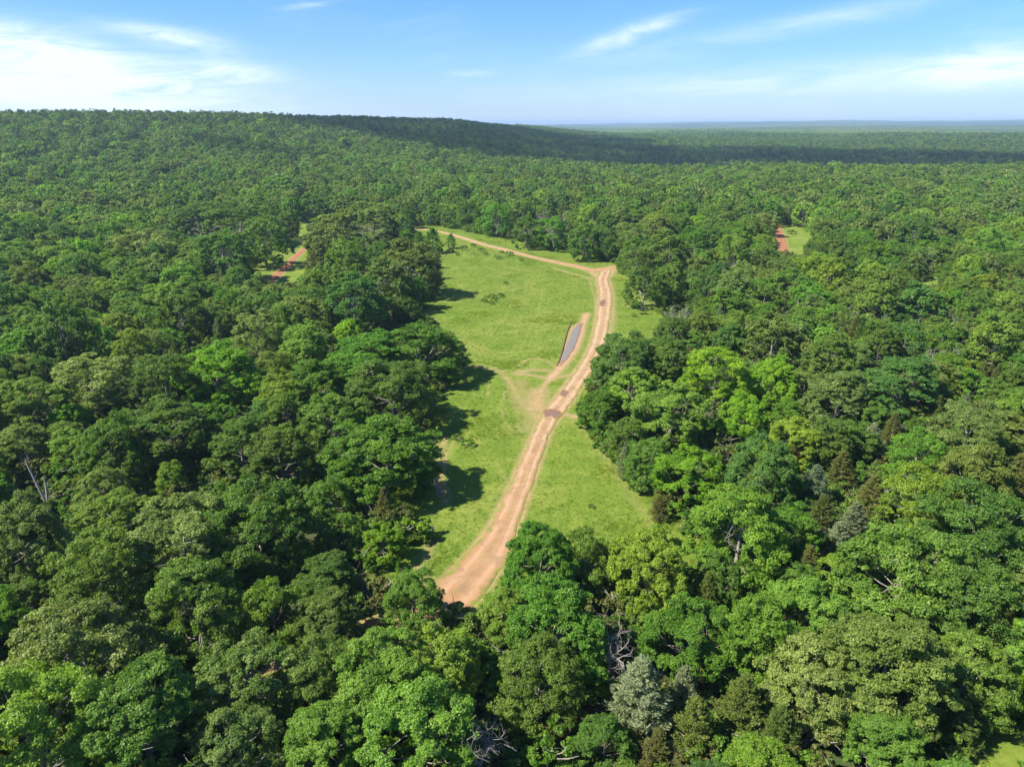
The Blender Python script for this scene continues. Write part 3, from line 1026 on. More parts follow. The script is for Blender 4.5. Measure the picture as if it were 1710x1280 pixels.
for k, (H, W, nl, lb) in enumerate([(12.5, 10.5, 40, (.24, .42)), (13.5, 10, 46, (.22, .38)), (12, 11.5, 52, (.18, .36)), (14.5, 9.5, 44, (.22, .40)), (12.5, 10.5, 36, (.26, .48)), (15, 10.5, 58, (.18, .34))]):
    variant(HI, 'broad', 40 + k, nl + 10, 22, 54, 0.238, H, W, -0.8, lb)
    variant(MI, 'broad', 40 + k, nl + 10, 17, 20, 0.37, H, W, -0.8, lb)
    variant(LO, 'broad', 40 + k, nl + 4, 8, 8, 0.85, H, W, -0.8, lb)
    variant(FA, 'broad', 40 + k, max(12, nl // 2), 5, 6, 1.35, H, W, lobe=(.26, .42), trunk=False)
CED, CEDM, CEDL, PIN = [], [], [], []
for k, (H, Rd) in enumerate([(9, 3.1), (8, 3.3), (10, 2.7)]):
    st = make_stem('trunk', k, H, Rad=Rd)
    CED.append(dict(crown=make_conifer('crown', 60 + k, 150, 12, 9, 0.24, H, Rd), trunk=st, H=H, W=Rd * 2, kind='cedar'))
    CEDM.append(dict(crown=make_conifer('crown', 60 + k, 90, 8, 6, 0.42, H, Rd), trunk=st, H=H, W=Rd * 2, kind='cedar'))
    CEDL.append(dict(crown=make_conifer('crown', 60 + k, 40, 4, 4, 0.85, H, Rd), trunk=None, H=H, W=Rd * 2, kind='cedar'))
for k in range(2):
    PIN.append(dict(crown=make_conifer('crown', 80 + k, 46, 4, 6, 0.8, 17, 2.9, True), trunk=make_stem('trunk', 80 + k, 17, 0.2, 8, pine=True), H=17, W=5.8, kind='pine'))
SHRUB = []
for k in range(3):
    me, lc, lr = make_crown('crown', 90 + k, 12, 12, 18, 0.24, 2.6, 3.4, low=-0.7, lobe=(.3, .5))
    SHRUB.append(dict(crown=me, trunk=make_trunk('stem', 90 + k, 2.2, lc, lr, 8, r0=0.05), H=2.6, W=3.4, kind='shrub'))

WEED = []
for k in range(3):
    me, lc, lr = make_crown('crown', 190 + k, 16, 7, 10, 0.28, 1.5, 3.4, low=-0.2, lobe=(.2, .4))
    WEED.append(dict(crown=me, trunk=make_trunk('stem', 190 + k, 1.2, lc, lr, 8, r0=0.03), H=1.5, W=3.4, kind='shrub'))

# ------------------------------------------------------------------ trees seen in the photograph: crown centre, crown width (pixels), colour, kind, label
P = [
 (365, 622, 132, 'lime', 'b', 'brightest lime green tree in the dark forest left of the clearing'),
 (640, 752, 172, 'green', 'b', 'big round green tree casting a round shadow on the grass left of the road'),
 (700, 585, 135, 'green', 'b', 'wide green tree jutting into the clearing from the left, shading the grass'),
 (610, 600, 130, 'green', 'b', 'green tree directly left of the wide one that juts into the clearing'),
 (655, 655, 140, 'dark', 'b', 'dark green tree between the jutting tree and the big round one'),
 (556, 388, 88, 'olive', 'b', 'tall pale-tipped oak at the red track end of the tree island'),
 (622, 372, 100, 'olive', 'b', 'tallest pale-tipped oak on top of the tree island beside the field'),
 (686, 440, 92, 'olive', 'b', 'round olive tree at the right tip of the tree island'),
 (640, 470, 80, 'olive', 'b', 'olive tree just left of the round one at the tree island tip'),
 (535, 430, 56, 'brown', 'c', 'dark brown cedar beside the red track, left foot of the tree island'),
 (580, 440, 80, 'mid', 'b', 'mid-green tree right of the brown cedar by the red track'),
 (590, 500, 90, 'blue', 'b', 'deep green tree in the dip below the tree island'),
 (700, 405, 30, 'green', 'c', 'small green cedar, leftmost of three at the back of the field'),
 (722, 402, 38, 'green', 'c', 'larger bushy cedar, middle one of three at the back of the field'),
 (753, 403, 22, 'green', 'c', 'smallest cedar, rightmost of three at the back of the field'),
 (400, 372, 110, 'dark', 'b', 'tall dark tree in the middle of the dark clump left of the red track'),
 (335, 368, 90, 'dark', 'b', 'dark tree at the left end of the dark clump by the red track'),
 (440, 400, 80, 'dark', 'b', 'dark tree overhanging the red track from the left'),
 (375, 420, 80, 'dark', 'b', 'dark tree at the near foot of the clump left of the red track'),
 (470, 312, 66, 'dark', 'b', 'tall dark tree behind the sapling at the far end of the red track'),
 (480, 372, 40, 'mid', 'b', 'small light tree at the track side in front of the tall dark one'),
 (690, 882, 55, 'lime', 's', 'lime green bush at the left grass edge above the road mouth'),
 (640, 905, 62, 'lime', 'b', 'low lime green tree left of the lime bush at the grass edge'),
 (572, 890, 70, 'light', 'b', 'light green tree in the lit gap below the big round tree'),
 (560, 700, 90, 'mid', 'b', 'mid-green tree left of the big round tree'),
 (530, 640, 90, 'green', 'b', 'green tree between the lime one and the jutting edge tree'),
 (580, 560, 50, 'lime', 'b', 'slim lime green tree standing above the wide edge tree'),
 (430, 560, 80, 'pale', 'b', 'pale-tipped tree behind the brightest lime one'),
 (285, 800, 46, 'yellow', 'b', 'small yellow-green tree among dark crowns right of the forked snag'),
 (470, 760, 100, 'mid', 'b', 'mid-green tree two crowns left of the big round tree'),
 (400, 740, 90, 'mid', 'b', 'mid-green tree below the brightest lime one'),
 (270, 720, 130, 'mid', 'b', 'wide mid-green tree down left of the brightest lime one'),
 (150, 640, 120, 'pale', 'b', 'pale rounded tree at the left, level with the brightest lime one'),
 (190, 750, 110, 'mid', 'b', 'mid-green tree just right of the forked snag'),
 (40, 680, 110, 'mid', 'b', 'mid-green tree at the left frame edge above the snag'),
 (430, 880, 170, 'mid', 'b', 'large oak with a mounded crown in the middle of the lower left'),
 (300, 900, 165, 'pale', 'b', 'large pale-tipped oak left of the mounded one'),
 (40, 900, 140, 'pale', 'b', 'pale oak at the left frame edge below the forked snag'),
 (170, 960, 150, 'mid', 'b', 'mid-green oak between two pale oaks in the lower left'),
 (330, 1010, 150, 'mid', 'b', 'shaded oak below the large pale-tipped one in the lower left'),
 (140, 1100, 210, 'pale', 'b', 'broadest pale speckled oak near the lower left corner'),
 (60, 1230, 210, 'light', 'b', 'light green tree filling the lower left corner'),
 (240, 1200, 190, 'mid', 'b', 'mid-green oak right of the lower left corner tree'),
 (455, 1020, 105, 'yellow', 'b', 'yellow-tipped oak at the head of the dark hollow in the lower left'),
 (550, 1035, 100, 'olive', 'b', 'olive oak between the yellow-tipped one and the road mouth'),
 (690, 1000, 95, 'light', 'b', 'light green tree with bare limbs just left of the road mouth'),
 (420, 1140, 150, 'olive', 'b', 'dark olive oak right of the dark hollow at the bottom'),
 (540, 1130, 120, 'olive', 'b', 'olive oak beside the bare red soil below the road mouth'),
 (630, 1130, 150, 'light', 'b', 'bright mounded tree at bottom centre-left'),
 (740, 1110, 120, 'light', 'b', 'bright tree straight below the road mouth'),
 (700, 1220, 180, 'light', 'b', 'broad bright green tree at the bottom edge left of centre'),
 (540, 1235, 130, 'light', 'b', 'bright green tree at the bottom edge, left of the broad one'),
 (400, 1255, 130, 'pale', 'b', 'greyish pale tree at the bottom edge in the left part'),
 (900, 935, 120, 'green', 'b', 'green tree covering the right side of the road near its mouth'),
 (975, 930, 95, 'light', 'b', 'light green tree between the roadside tree and the lime one'),
 (1085, 945, 125, 'yellow', 'b', 'yellow-green tree at the lower edge of the right grass'),
 (930, 1050, 150, 'green', 'b', 'tall green tree left of the bare dead tree'),
 (840, 1020, 80, 'light', 'b', 'light green tree just right of the road mouth'),
 (900, 1140, 130, 'mid', 'b', 'mid-green tree below the bare dead tree on its left'),
 (1070, 1165, 105, 'silver', 'c', 'largest grey-silver cedar, right below the bare dead tree'),
 (1160, 1215, 80, 'oliveced', 'c', 'olive cedar right of the largest grey cedar at the bottom'),
 (1240, 1180, 85, 'oliveced', 'c', 'broad olive cedar in the bottom cedar row, right of centre'),
 (1300, 1225, 75, 'oliveced', 'c', 'olive cedar in the bottom row left of the pale tree'),
 (1150, 1060, 130, 'green', 'b', 'green tree right of the bare dead tree'),
 (1255, 1065, 130, 'green', 'b', 'green tree between the dead tree and the big bottom right oaks'),
 (1235, 890, 150, 'green', 'b', 'large green tree at the right grass corner'),
 (1320, 890, 90, 'green', 'b', 'green tree at the right shoulder of the large corner tree'),
 (1148, 790, 92, 'lime', 'b', 'tall narrow lime green tree on the right edge of the grass'),
 (1040, 600, 92, 'blue', 'b', 'dark round tree right of the road bend, first in the right edge'),
 (1115, 600, 80, 'dark', 'b', 'dark green tree behind the round one at the road bend'),
 (1195, 628, 105, 'lime', 'b', 'flat-topped lime green tree, left one of the lime pair on the right'),
 (1292, 636, 78, 'lime', 'b', 'lime green tree, right one of the lime pair on the right'),
 (1240, 700, 78, 'lime', 'b', 'vivid lime green tree below the lime pair'),
 (1270, 788, 112, 'blue', 'b', 'domed dark green tree right of the tall narrow lime one'),
 (1325, 735, 80, 'yellow', 'b', 'yellow-green tree above the domed dark one'),
 (1360, 815, 55, 'silver', 'c', 'silvery cone-shaped cedar right of the domed dark tree'),
 (1456, 738, 44, 'silver', 'c', 'silvery cedar standing highest in the middle of the right forest'),
 (1425, 880, 60, 'silver', 'c', 'silvery cedar leaning out below the brown cedars'),
 (1398, 905, 50, 'silver', 'c', 'silvery cedar lowest of the three silvery ones on the right'),
 (1405, 790, 52, 'brown', 'c', 'brown cedar between the two upper silvery cedars'),
 (1372, 865, 56, 'brown', 'c', 'brown cedar below the cone-shaped silvery one'),
 (1455, 835, 60, 'brown', 'c', 'brown cedar right of the silvery ones'),
 (1100, 850, 34, 'brown', 'c', 'low brown cedar at the foot of the tall narrow lime tree'),
 (1330, 760, 40, 'brown', 'c', 'brown cedar wedged behind the domed dark tree'),
 (1500, 640, 118, 'blue', 'b', 'broad dark round tree in the middle of the right forest'),
 (1400, 660, 90, 'pale', 'b', 'pale-topped tree left of the broad dark round one'),
 (1615, 725, 105, 'pale', 'b', 'pale tipped oak near the right frame edge'),
 (1530, 762, 82, 'green', 'b', 'green tree with lime top between the silvery cedar and the pale oak'),
 (1625, 800, 120, 'olive', 'b', 'greyish olive tree below the pale tipped oak on the right'),
 (1700, 800, 60, 'brown', 'c', 'brown cedar at the right frame edge'),
 (1535, 840, 110, 'yellow', 'b', 'yellow-green topped tree above the big dark one on the right'),
 (1630, 890, 170, 'dark', 'b', 'big dark spreading tree at the right frame edge'),
 (1085, 770, 74, 'mid', 'b', 'mid-green tree left of the tall narrow lime one'),
 (1060, 655, 84, 'light', 'b', 'light green tree below the dark round one at the road bend'),
 (1120, 690, 105, 'light', 'b', 'light green tree below the flat-topped lime one'),
 (1000, 682, 62, 'green', 'b', 'green edge tree nearest to the brown puddle'),
 (1005, 728, 34, 'green', 's', 'dark green bush at the pointed grass edge below the puddle'),
 (1045, 730, 62, 'mid', 'b', 'mid-green tree behind the bush at the grass edge'),
 (1505, 960, 200, 'mid', 'b', 'very large mid-green tree in the lower right'),
 (1610, 1010, 150, 'dark', 'b', 'dark green tree right of the very large one in the lower right'),
 (1480, 1110, 190, 'olive', 'b', 'large olive oak with bare twigs in the lower right'),
 (1620, 1120, 130, 'mid', 'b', 'mid-green tree right of the large olive oak'),
 (1395, 960, 60, 'yellow', 'b', 'slim yellow-green tree left of the very large lower right one'),
 (1350, 1130, 140, 'pale', 'b', 'pale oak left of the large olive one at lower right'),
 (1690, 1150, 62, 'lime', 'b', 'lime green sapling at the right frame edge near the bottom'),
 (1600, 1215, 70, 'oliveced', 'c', 'olive cedar near the lower right corner'),
 (1690, 1050, 60, 'oliveced', 'c', 'olive cedar at the right frame edge above the lime sapling'),
 (1480, 1235, 110, 'mid', 'b', 'mid-green tree on the bottom edge below the olive oak'),
 (1010, 1240, 90, 'dark', 'b', 'dark tree at bottom centre in the shade beside the grey cedar'),
 (925, 385, 50, 'green', 'b', 'rounded green tree at the back of the field, behind the back road'),
 (880, 385, 46, 'dark', 'b', 'dark tree left of the rounded green one behind the back road'),
 (975, 400, 52, 'dark', 'b', 'dark tree behind the back road, third from the junction'),
 (1015, 405, 44, 'dark', 'b', 'dark tree right behind the road junction'),
 (1075, 478, 62, 'dark', 'b', 'dark tree right of the road junction'),
 (1120, 470, 60, 'mid', 'b', 'mid-green tree behind the dark one right of the junction'),
 (1110, 420, 70, 'mid', 'b', 'mid-green tree up the slope right of the junction'),
 (780, 355, 40, 'green', 'b', 'green tree behind the back road, left of its bend'),
 (830, 365, 46, 'green', 'b', 'green tree behind the back road, mid way along the field'),
]


def place(cx, cy, w, kind):
    """crown centre pixel + width -> x, y, radius, tree height"""
    H = 12.0
    for _ in range(8):
        zc = H * (0.57 if kind == 'b' else 0.5)
        p = at(cx, cy, zc)
        p_h = float(height(p[0], p[1]))
        if p_h > 0.01: p = at(cx, cy, zc + p_h)
        W = w * project(*p)[2] / FOC
        if kind == 'b': H = min(max(W * 1.2, 6.5), 14 if cy > 500 else 22) if W > 5 else W * 1.5
        elif kind == 'c' and W < 11 and 400 < cy < 410: H = W * 1.15
        elif kind == 'c': H = min(W * (1.2 if W < 11 and cy < 410 and cy > 400 and cx < 760 else 1.55), 12.5)
        else: H = W * 0.8
    return p[0], p[1], W / 2 * (1.25 if kind == 'c' else 1), H


def clear_of_openings(x, y, z, r, H, kindfrac=0.57, slack=0.85):
    ok = np.ones(np.shape(x), bool)
    for dx, hz in ((0, 0), (0, kindfrac), (slack, kindfrac), (-slack, kindfrac), (0, 0.92), (0.6, .8), (-0.6, .8), (0.6, 0.25), (-0.6, 0.25)):
        px, py, _ = project(x + dx * r, y, z + hz * H)
        for poly in OPENINGS:
            ok &= ~in_poly(px, py, poly)
    for w in W_OPEN:
        ok &= ~in_poly(x, y, w)
    # keep the roads themselves open
    for L in (L_MAIN, L_BACK, L_TRAIL, L_FAR):
        d, _ = seg_dist(x, y, L[::5, :2])
        ok &= d > 2.6
    return ok


trees = []       # dict(x,y,z,r,H,tint,key,kind,label)
for cx, cy, w, key, kd, lab in P:
    x, y, r_, H = place(cx, cy, w, kd)
    trees.append(dict(x=x, y=y, z=float(height(x, y)), r=r_, H=H, key=key, kd=kd, label=lab, px=cx, py=cy, w=w))

# dart throwing for the rest of the near and middle forest
CELL = 6.0
hashg = {}
def hadd(t):
    hashg.setdefault((int(t['x'] // CELL), int(t['y'] // CELL)), []).append((t['x'], t['y'], t['r'], t['kd']))
for t in trees: hadd(t)


def free(x, y, r, f):
    ci, cj = int(x // CELL), int(y // CELL)
    for i in range(ci - 2, ci + 3):
        for j in range(cj - 2, cj + 3):
            for (a, b, q, kd) in hashg.get((i, j), ()):
                if (a - x) ** 2 + (b - y) ** 2 < ((r + q) * f) ** 2:
                    return False
    return True


def wedge(x, y, margin):
    return (np.abs(x) < np.maximum(y, 0) * 0.7125 / 0.94 * 1.02 + margin + 0.02 * y)


def colour_key(x, y, px, u, v):
    """which green grows here"""
    left = px < 850
    n = vnoise(np.array(x / 28.0), np.array(y / 28.0)) * 1.6 + 0.5
    if left:
        keys = ['dark', 'mid', 'mid', 'olive', 'pale', 'green', 'light'] if n > 0.4 else ['dark', 'mid', 'green', 'mid', 'blue', 'olive', 'yellow']
    else:
        keys = ['mid', 'mid', 'olive', 'green', 'dark', 'light', 'pale'] if n > 0.4 else ['mid', 'olive', 'light', 'green', 'mid', 'yellow', 'blue']
    if v < 0.015: return 'lime'
    return keys[int(u * len(keys)) % len(keys)]


LIM = 470.0
NT = 90000
cy_ = rng.uniform(0, 1, NT) ** 0.5 * (LIM + 30) + 12
cx_ = (rng.uniform(-1, 1, NT)) * (cy_ * 0.80 + 62)
near = np.argsort(rng.random(NT))
rr_ = rng.choice([3.0, 3.8, 4.6, 5.4, 6.0], NT, p=[.16, .28, .28, .18, .10])
rr_ = rr_ * (1 + 0.32 * smooth(110, 400, cy_))
ced = rng.random(NT) < np.where(cx_ > 0, 0.15, 0.04)
rr_ = np.where(ced, rng.uniform(1.6, 2.6, NT), rr_)
HH_ = np.where(ced, rr_ * 2 * rng.uniform(1.5, 1.9, NT), np.clip(rr_ * 2 * 1.12 + rng.normal(size=NT) * 1.6, 6.5, 19))
zz_ = height(cx_, cy_)
okc = clear_of_openings(cx_, cy_, zz_, rr_, HH_)
# hollows left dark between the crowns in the lower left
HOLLOW = [at(70, 880)[:2], at(330, 1110, 7)[:2], at(345, 1070, 7)[:2], at(600, 985, 6)[:2], at(820, 1230, 7)[:2], at(30, 790, 6)[:2]]
for hx, hy in HOLLOW:
    okc &= np.hypot(cx_ - hx, cy_ - hy) > 4.0 + rr_ * 0.7
# the trees drawn by hand must not be hidden by fill trees standing in front of them
ppx, ppy, _ = project(cx_, cy_, zz_ + HH_ * 0.57)
pw = rr_ * 2 * FOC / np.maximum(_, 1)
DEADV = [(1020, 1060, 110), (82, 812, 70), (1138, 510, 36), (905, 352, 30), (938, 357, 30), (810, 1238, 70)]
for a, b, c in DEADV:
    okc &= ~((np.abs(ppx - a) < c * 0.5 + pw * 0.40) & (np.abs(ppy - b) < c * 0.45 + pw * 0.40))
for t in trees:
    q_ = 0.45 if t['key'] in ('lime', 'silver') else 0.37
    hide = (np.abs(ppx - t['px']) < (t['w'] * q_ + pw * 0.28)) & (np.abs(ppy - t['py']) < (t['w'] * q_ + pw * 0.30))
    okc &= ~hide
u_, v_ = rng.random(NT), rng.random(NT)
fills = []
for rnd, f in ((0, 0.74), (1, 0.60)):
    for i in near:
        if not okc[i]: continue
        x, y, r_ = float(cx_[i]), float(cy_[i]), float(rr_[i])
        if rnd == 1 and r_ > 5.0: continue
        if cy_[i] > LIM: continue
        if free(x, y, r_, f):
            key = (['brown', 'oliveced', 'oliveced', 'brown', 'silver', 'dark'][int(u_[i] * 6)] if ced[i] else colour_key(x, y, ppx[i], u_[i], v_[i]))
            t = dict(x=x, y=y, z=float(zz_[i]), r=r_, H=float(HH_[i]), key=key, kd='c' if ced[i] else 'b', label=None, px=float(ppx[i]), py=float(ppy[i]), w=float(pw[i]))
            fills.append(t); hadd(t)
            okc[i] = False
trees += fills
for i, t in enumerate(trees):
    t['dist'] = math.hypot(t['x'], t['y'], t['z'] - CAM_H)
    t['in'] = -0.35 * t['w'] < t['px'] < 1710 + 0.35 * t['w'] and t['py'] < 1280 + 0.4 * t['w']
    c = np.array(T[t['key']]) * (1 + 0.16 * random.uniform(-1, 1))
    c[0] *= 1 + 0.12 * random.uniform(-1, 1)
    t['tint'] = c
    t['tip'] = {'olive': 0.55, 'pale': 0.75, 'yellow': 0.35, 'mid': 0.22}.get(t['key'], 0.04) * random.uniform(0.3, 1.2) if t['kd'] == 'b' else 0.0

# the largest in view become things of their own
named = [t for t in trees if t['label']]
rest = sorted([t for t in trees if not t['label'] and t['in']], key=lambda t: -t['w'])
BROAD_MAX, CED_MAX = 300, 90
nb_have = sum(t['kd'] == 'b' for t in named); nc_have = sum(t['kd'] == 'c' for t in named)
indiv = list(named)
for t in rest:
    if t['kd'] == 'b' and nb_have < BROAD_MAX:
        nb_have += 1; indiv.append(t); t['ind'] = True
    elif t['kd'] == 'c' and nc_have < CED_MAX and t['w'] > 26:
        nc_have += 1; indiv.append(t); t['ind'] = True
for t in named: t['ind'] = True

# ---- labels of the unnamed trees: counted off from the nearest tree that has a description of its own
ANCH = {0: 'the brightest lime tree', 1: 'the big round shadow-casting tree', 7: 'the round tree-island tip tree', 35: 'the mounded lower left oak', 40: 'the broadest speckled oak', 50: 'the broad bright bottom tree',
        9: 'the brown track cedar', 53: 'the tree over the road mouth', 55: 'the yellow-green tree below the right grass', 59: 'the largest grey cedar', 65: 'the large tree at the right grass corner',
        67: 'the tall narrow lime tree', 68: 'the dark round road-bend tree', 73: 'the domed dark tree', 76: 'the highest silvery cedar', 84: 'the broad dark round tree',
        91: 'the big dark right-edge tree', 98: 'the very large lower right tree', 100: 'the large olive oak', 32: 'the pale round left tree', 70: 'the lime pair on the right',
        86: 'the pale oak near the right edge', 113: 'the dark junction tree', 15: 'the dark clump by the red track', 29: 'the mid-green tree left of the round one'}
DIRW = ['right of', 'beyond and right of', 'beyond', 'beyond and left of', 'left of', 'nearer and left of', 'nearer than', 'nearer and right of']
ORD = ['first', 'second', 'third', 'fourth', 'fifth', 'sixth', 'seventh', 'eighth', 'ninth', 'tenth', 'eleventh', 'twelfth', 'thirteenth', 'fourteenth', 'fifteenth', 'sixteenth', 'seventeenth', 'eighteenth', 'nineteenth', 'twentieth']
buckets = {}
for t in indiv:
    if t['label']: continue
    best, bd = None, 1e18
    for ai in ANCH:
        a = named[ai]
        d = (a['px'] - t['px']) ** 2 + (1.3 * (a['py'] - t['py'])) ** 2
        if d < bd: best, bd = ai, d
    a = named[best]
    k = int(round(atan2(-(t['py'] - a['py']) * 1.3, t['px'] - a['px']) / (pi / 4))) % 8
    kind = 'cedar' if t['kd'] == 'c' else 'tree'
    buckets.setdefault((best, k, WORD[t['key']], kind), []).append((bd, t))
for (ai, k, wd, kind), L in buckets.items():
    L.sort(key=lambda q: q[0])
    for n_, (bd, t) in enumerate(L):
        size = 'big' if t['r'] > 5.2 else 'small' if t['r'] < 3.3 and kind == 'tree' else ''
        o_ = '' if len(L) == 1 else ORD[n_] + ' '
        t['label'] = (o_ + wd + ' ' + kind + ' ' + DIRW[k] + ' ' + ANCH[ai]).replace('  ', ' ')


# ------------------------------------------------------------------ individual trees
def lod_of(dist, u=0.5):
    d = dist * (0.9 + 0.2 * u)
    return HI if d < 190 else MI if d < 430 else LO


GROUPS = {'b': 'broadleaf trees of the forest around the clearing', 'c': 'cedars scattered through the forest', 's': 'bushes at the grass edge'}
CAT = {'b': 'tree', 'c': 'cedar', 's': 'bush'}
NAME = {'b': 'broadleaf_tree', 'c': 'cedar_tree', 's': 'bush'}


def put_tree(t, lst=None, label=None, group=None):
    r = random.random()
    if lst is None:
        lst = {'b': lod_of(t['dist'], r), 'c': CED if t['dist'] < 200 else CEDM, 's': SHRUB}[t['kd']]
    v = random.choice(lst)
    e = bpy.data.objects.new(NAME[t['kd']], None)
    e.empty_display_size = 1
    col.objects.link(e)
    e.location = (t['x'], t['y'], t['z'])
    e.rotation_euler = (0, 0, random.uniform(0, 6.28))
    s = t['r'] * 2 / v['W']
    e.scale = (s, s, t['H'] / v['H'])
    e['label'] = label or t['label']; e['category'] = CAT[t['kd']]; e['group'] = group or GROUPS[t['kd']]
    cr = obj('crown', v['crown'], e)
    cr['tint'] = [float(q) for q in t['tint']]; cr['tip'] = float(t['tip'])
    if v['trunk'] is not None:
        obj('trunk' if t['kd'] != 's' else 'stem', v['trunk'], e)
    return e


for t in indiv:
    put_tree(t)

# ------------------------------------------------------------------ the rest of the forest: one mass, scattered from points
def src(me):
    return bpy.data.objects.new('source', me)      # never linked into the scene


def merged(v):
    """crown + trunk in one mesh for the scattered forest"""
    o = v['crown']
    if v['trunk'] is None: return o
    a, b = v['crown'], v['trunk']
    na, nb2 = len(a.vertices), len(b.vertices)
    co = np.empty(na * 3, np.float32); a.vertices.foreach_get('co', co)
    cb = np.empty(nb2 * 3, np.float32); b.vertices.foreach_get('co', cb)
    fa = np.empty(len(a.loops), np.int32); a.loops.foreach_get('vertex_index', fa)
    fb = np.empty(len(b.loops), np.int32); b.loops.foreach_get('vertex_index', fb)
    va = np.empty(na, np.float32); a.attributes['var'].data.foreach_get('value', va)
    me = mesh_np('tree', np.concatenate([co, cb]).reshape(-1, 3), np.concatenate([fa, fb + na]), 4, M_LEAF, {'var': np.concatenate([va, np.zeros(nb2, np.float32)])})
    me.materials.append(M_BARK)
    mi = np.zeros(len(me.polygons), np.int32); mi[len(fa) // 4:] = 1
    me.polygons.foreach_set('material_index', mi)
    return me


def scatter(name, pts, meshes, **props):
    """pts: dict of arrays x y z sx sz rot var(int) tint(n,3) tip"""
    n = len(pts['x'])
    me = bpy.data.meshes.new(name)
    me.vertices.add(n)
    me.vertices.foreach_set('co', np.stack([pts['x'], pts['y'], pts['z']], 1).astype(np.float32).ravel())
    def add(nm, typ, arr, key='value'):
        a = me.attributes.new(nm, typ, 'POINT'); a.data.foreach_set(key, np.ascontiguousarray(arr).ravel())
    add('scl', 'FLOAT_VECTOR', np.stack([pts['sx'], pts['sx'], pts['sz']], 1).astype(np.float32), 'vector')
    add('rot', 'FLOAT_VECTOR', np.stack([np.zeros(n), np.zeros(n), pts['rot']], 1).astype(np.float32), 'vector')
    add('which', 'INT', pts['which'].astype(np.int32))
    add('tint', 'FLOAT_VECTOR', pts['tint'].astype(np.float32), 'vector')
    add('tip', 'FLOAT', pts['tip'].astype(np.float32))
    o = bpy.data.objects.new(name, me); col.objects.link(o)
    for k, v in props.items(): o[k] = v
    ng = bpy.data.node_groups.new(name, 'GeometryNodeTree')
    ng.interface.new_socket('Geometry', in_out='INPUT', socket_type='NodeSocketGeometry')
    ng.interface.new_socket('Geometry', in_out='OUTPUT', socket_type='NodeSocketGeometry')
    N, L = ng.nodes, ng.links
    gi = N.new('NodeGroupInput'); go = N.new('NodeGroupOutput'); jn = N.new('GeometryNodeJoinGeometry')
    def named_attr(nm, dt):
        a = N.new('GeometryNodeInputNamedAttribute'); a.data_type = dt; a.inputs[0].default_value = nm
        return [s for s in a.outputs if s.enabled][0]
    sc_, ro_, wh_ = named_attr('scl', 'FLOAT_VECTOR'), named_attr('rot', 'FLOAT_VECTOR'), named_attr('which', 'INT')
    for i, m in enumerate(meshes):
        oi = N.new('GeometryNodeObjectInfo'); oi.inputs['Object'].default_value = src(m)
        oi.inputs['As Instance'].default_value = False
        cp = N.new('FunctionNodeCompare'); cp.data_type = 'INT'; cp.operation = 'EQUAL'
        ins = [s for s in cp.inputs if s.enabled]
        L.new(wh_, ins[0]); ins[1].default_value = i
        ip = N.new('GeometryNodeInstanceOnPoints')
        L.new(gi.outputs[0], ip.inputs['Points']); L.new(cp.outputs[0], ip.inputs['Selection'])
        L.new(oi.outputs['Geometry'], ip.inputs['Instance'])
        L.new(ro_, ip.inputs['Rotation']); L.new(sc_, ip.inputs['Scale'])
        L.new(ip.outputs[0], jn.inputs[0])
    L.new(jn.outputs[0], go.inputs[0])
    md = o.modifiers.new('scatter', 'NODES'); md.node_group = ng
    return o


LIB = [merged(v) for v in HI + MI + LO + FA + CED + CEDM + CEDL + PIN]
OFF = {}
k = 0
for nm, lst in (('HI', HI), ('MI', MI), ('LO', LO), ('FA', FA), ('CED', CED), ('CEDM', CEDM), ('CEDL', CEDL), ('PIN', PIN)):
    OFF[nm] = (k, lst); k += len(lst)

rows = {q: [] for q in ('x', 'y', 'z', 'sx', 'sz', 'rot', 'which', 'tint', 'tip')}
def row(x, y, z, r, H, nm, tint, tip):
    o, lst = OFF[nm]; j = random.randrange(len(lst)); v = lst[j]
    rows['x'].append(x); rows['y'].append(y); rows['z'].append(z); rows['sx'].append(r * 2 / v['W']); rows['sz'].append(H / v['H'])
    rows['rot'].append(random.uniform(0, 6.28)); rows['which'].append(o + j); rows['tint'].append(tint); rows['tip'].append(tip)

for t in trees:
    if t.get('ind'): continue
    if t['kd'] == 'b':
        d = t['dist'] * random.uniform(.9, 1.1)
        nm = 'HI' if d < 190 else 'MI' if d < 430 else 'LO'
    else:
        nm = 'CED' if t['dist'] < 200 else 'CEDM'
    row(t['x'], t['y'], t['z'] - 0.1, t['r'], t['H'], nm, t['tint'], t['tip'])

# far forest on a jittered grid
def far_grid(y0, y1, sp):
    ys = np.arange(y0, y1, sp * 0.87)
    xs_all, ys_all = [], []
    for j, yy in enumerate(ys):
        hw = yy * 0.80 + 70
        xs = np.arange(-hw, hw, sp) + (j % 2) * sp * 0.5
        xs_all.append(xs); ys_all.append(np.full(len(xs), yy))
    X = np.concatenate(xs_all); Y = np.concatenate(ys_all)
    X = X + rng.uniform(-.42, .42, len(X)) * sp; Y = Y + rng.uniform(-.42, .42, len(Y)) * sp
    return X, Y

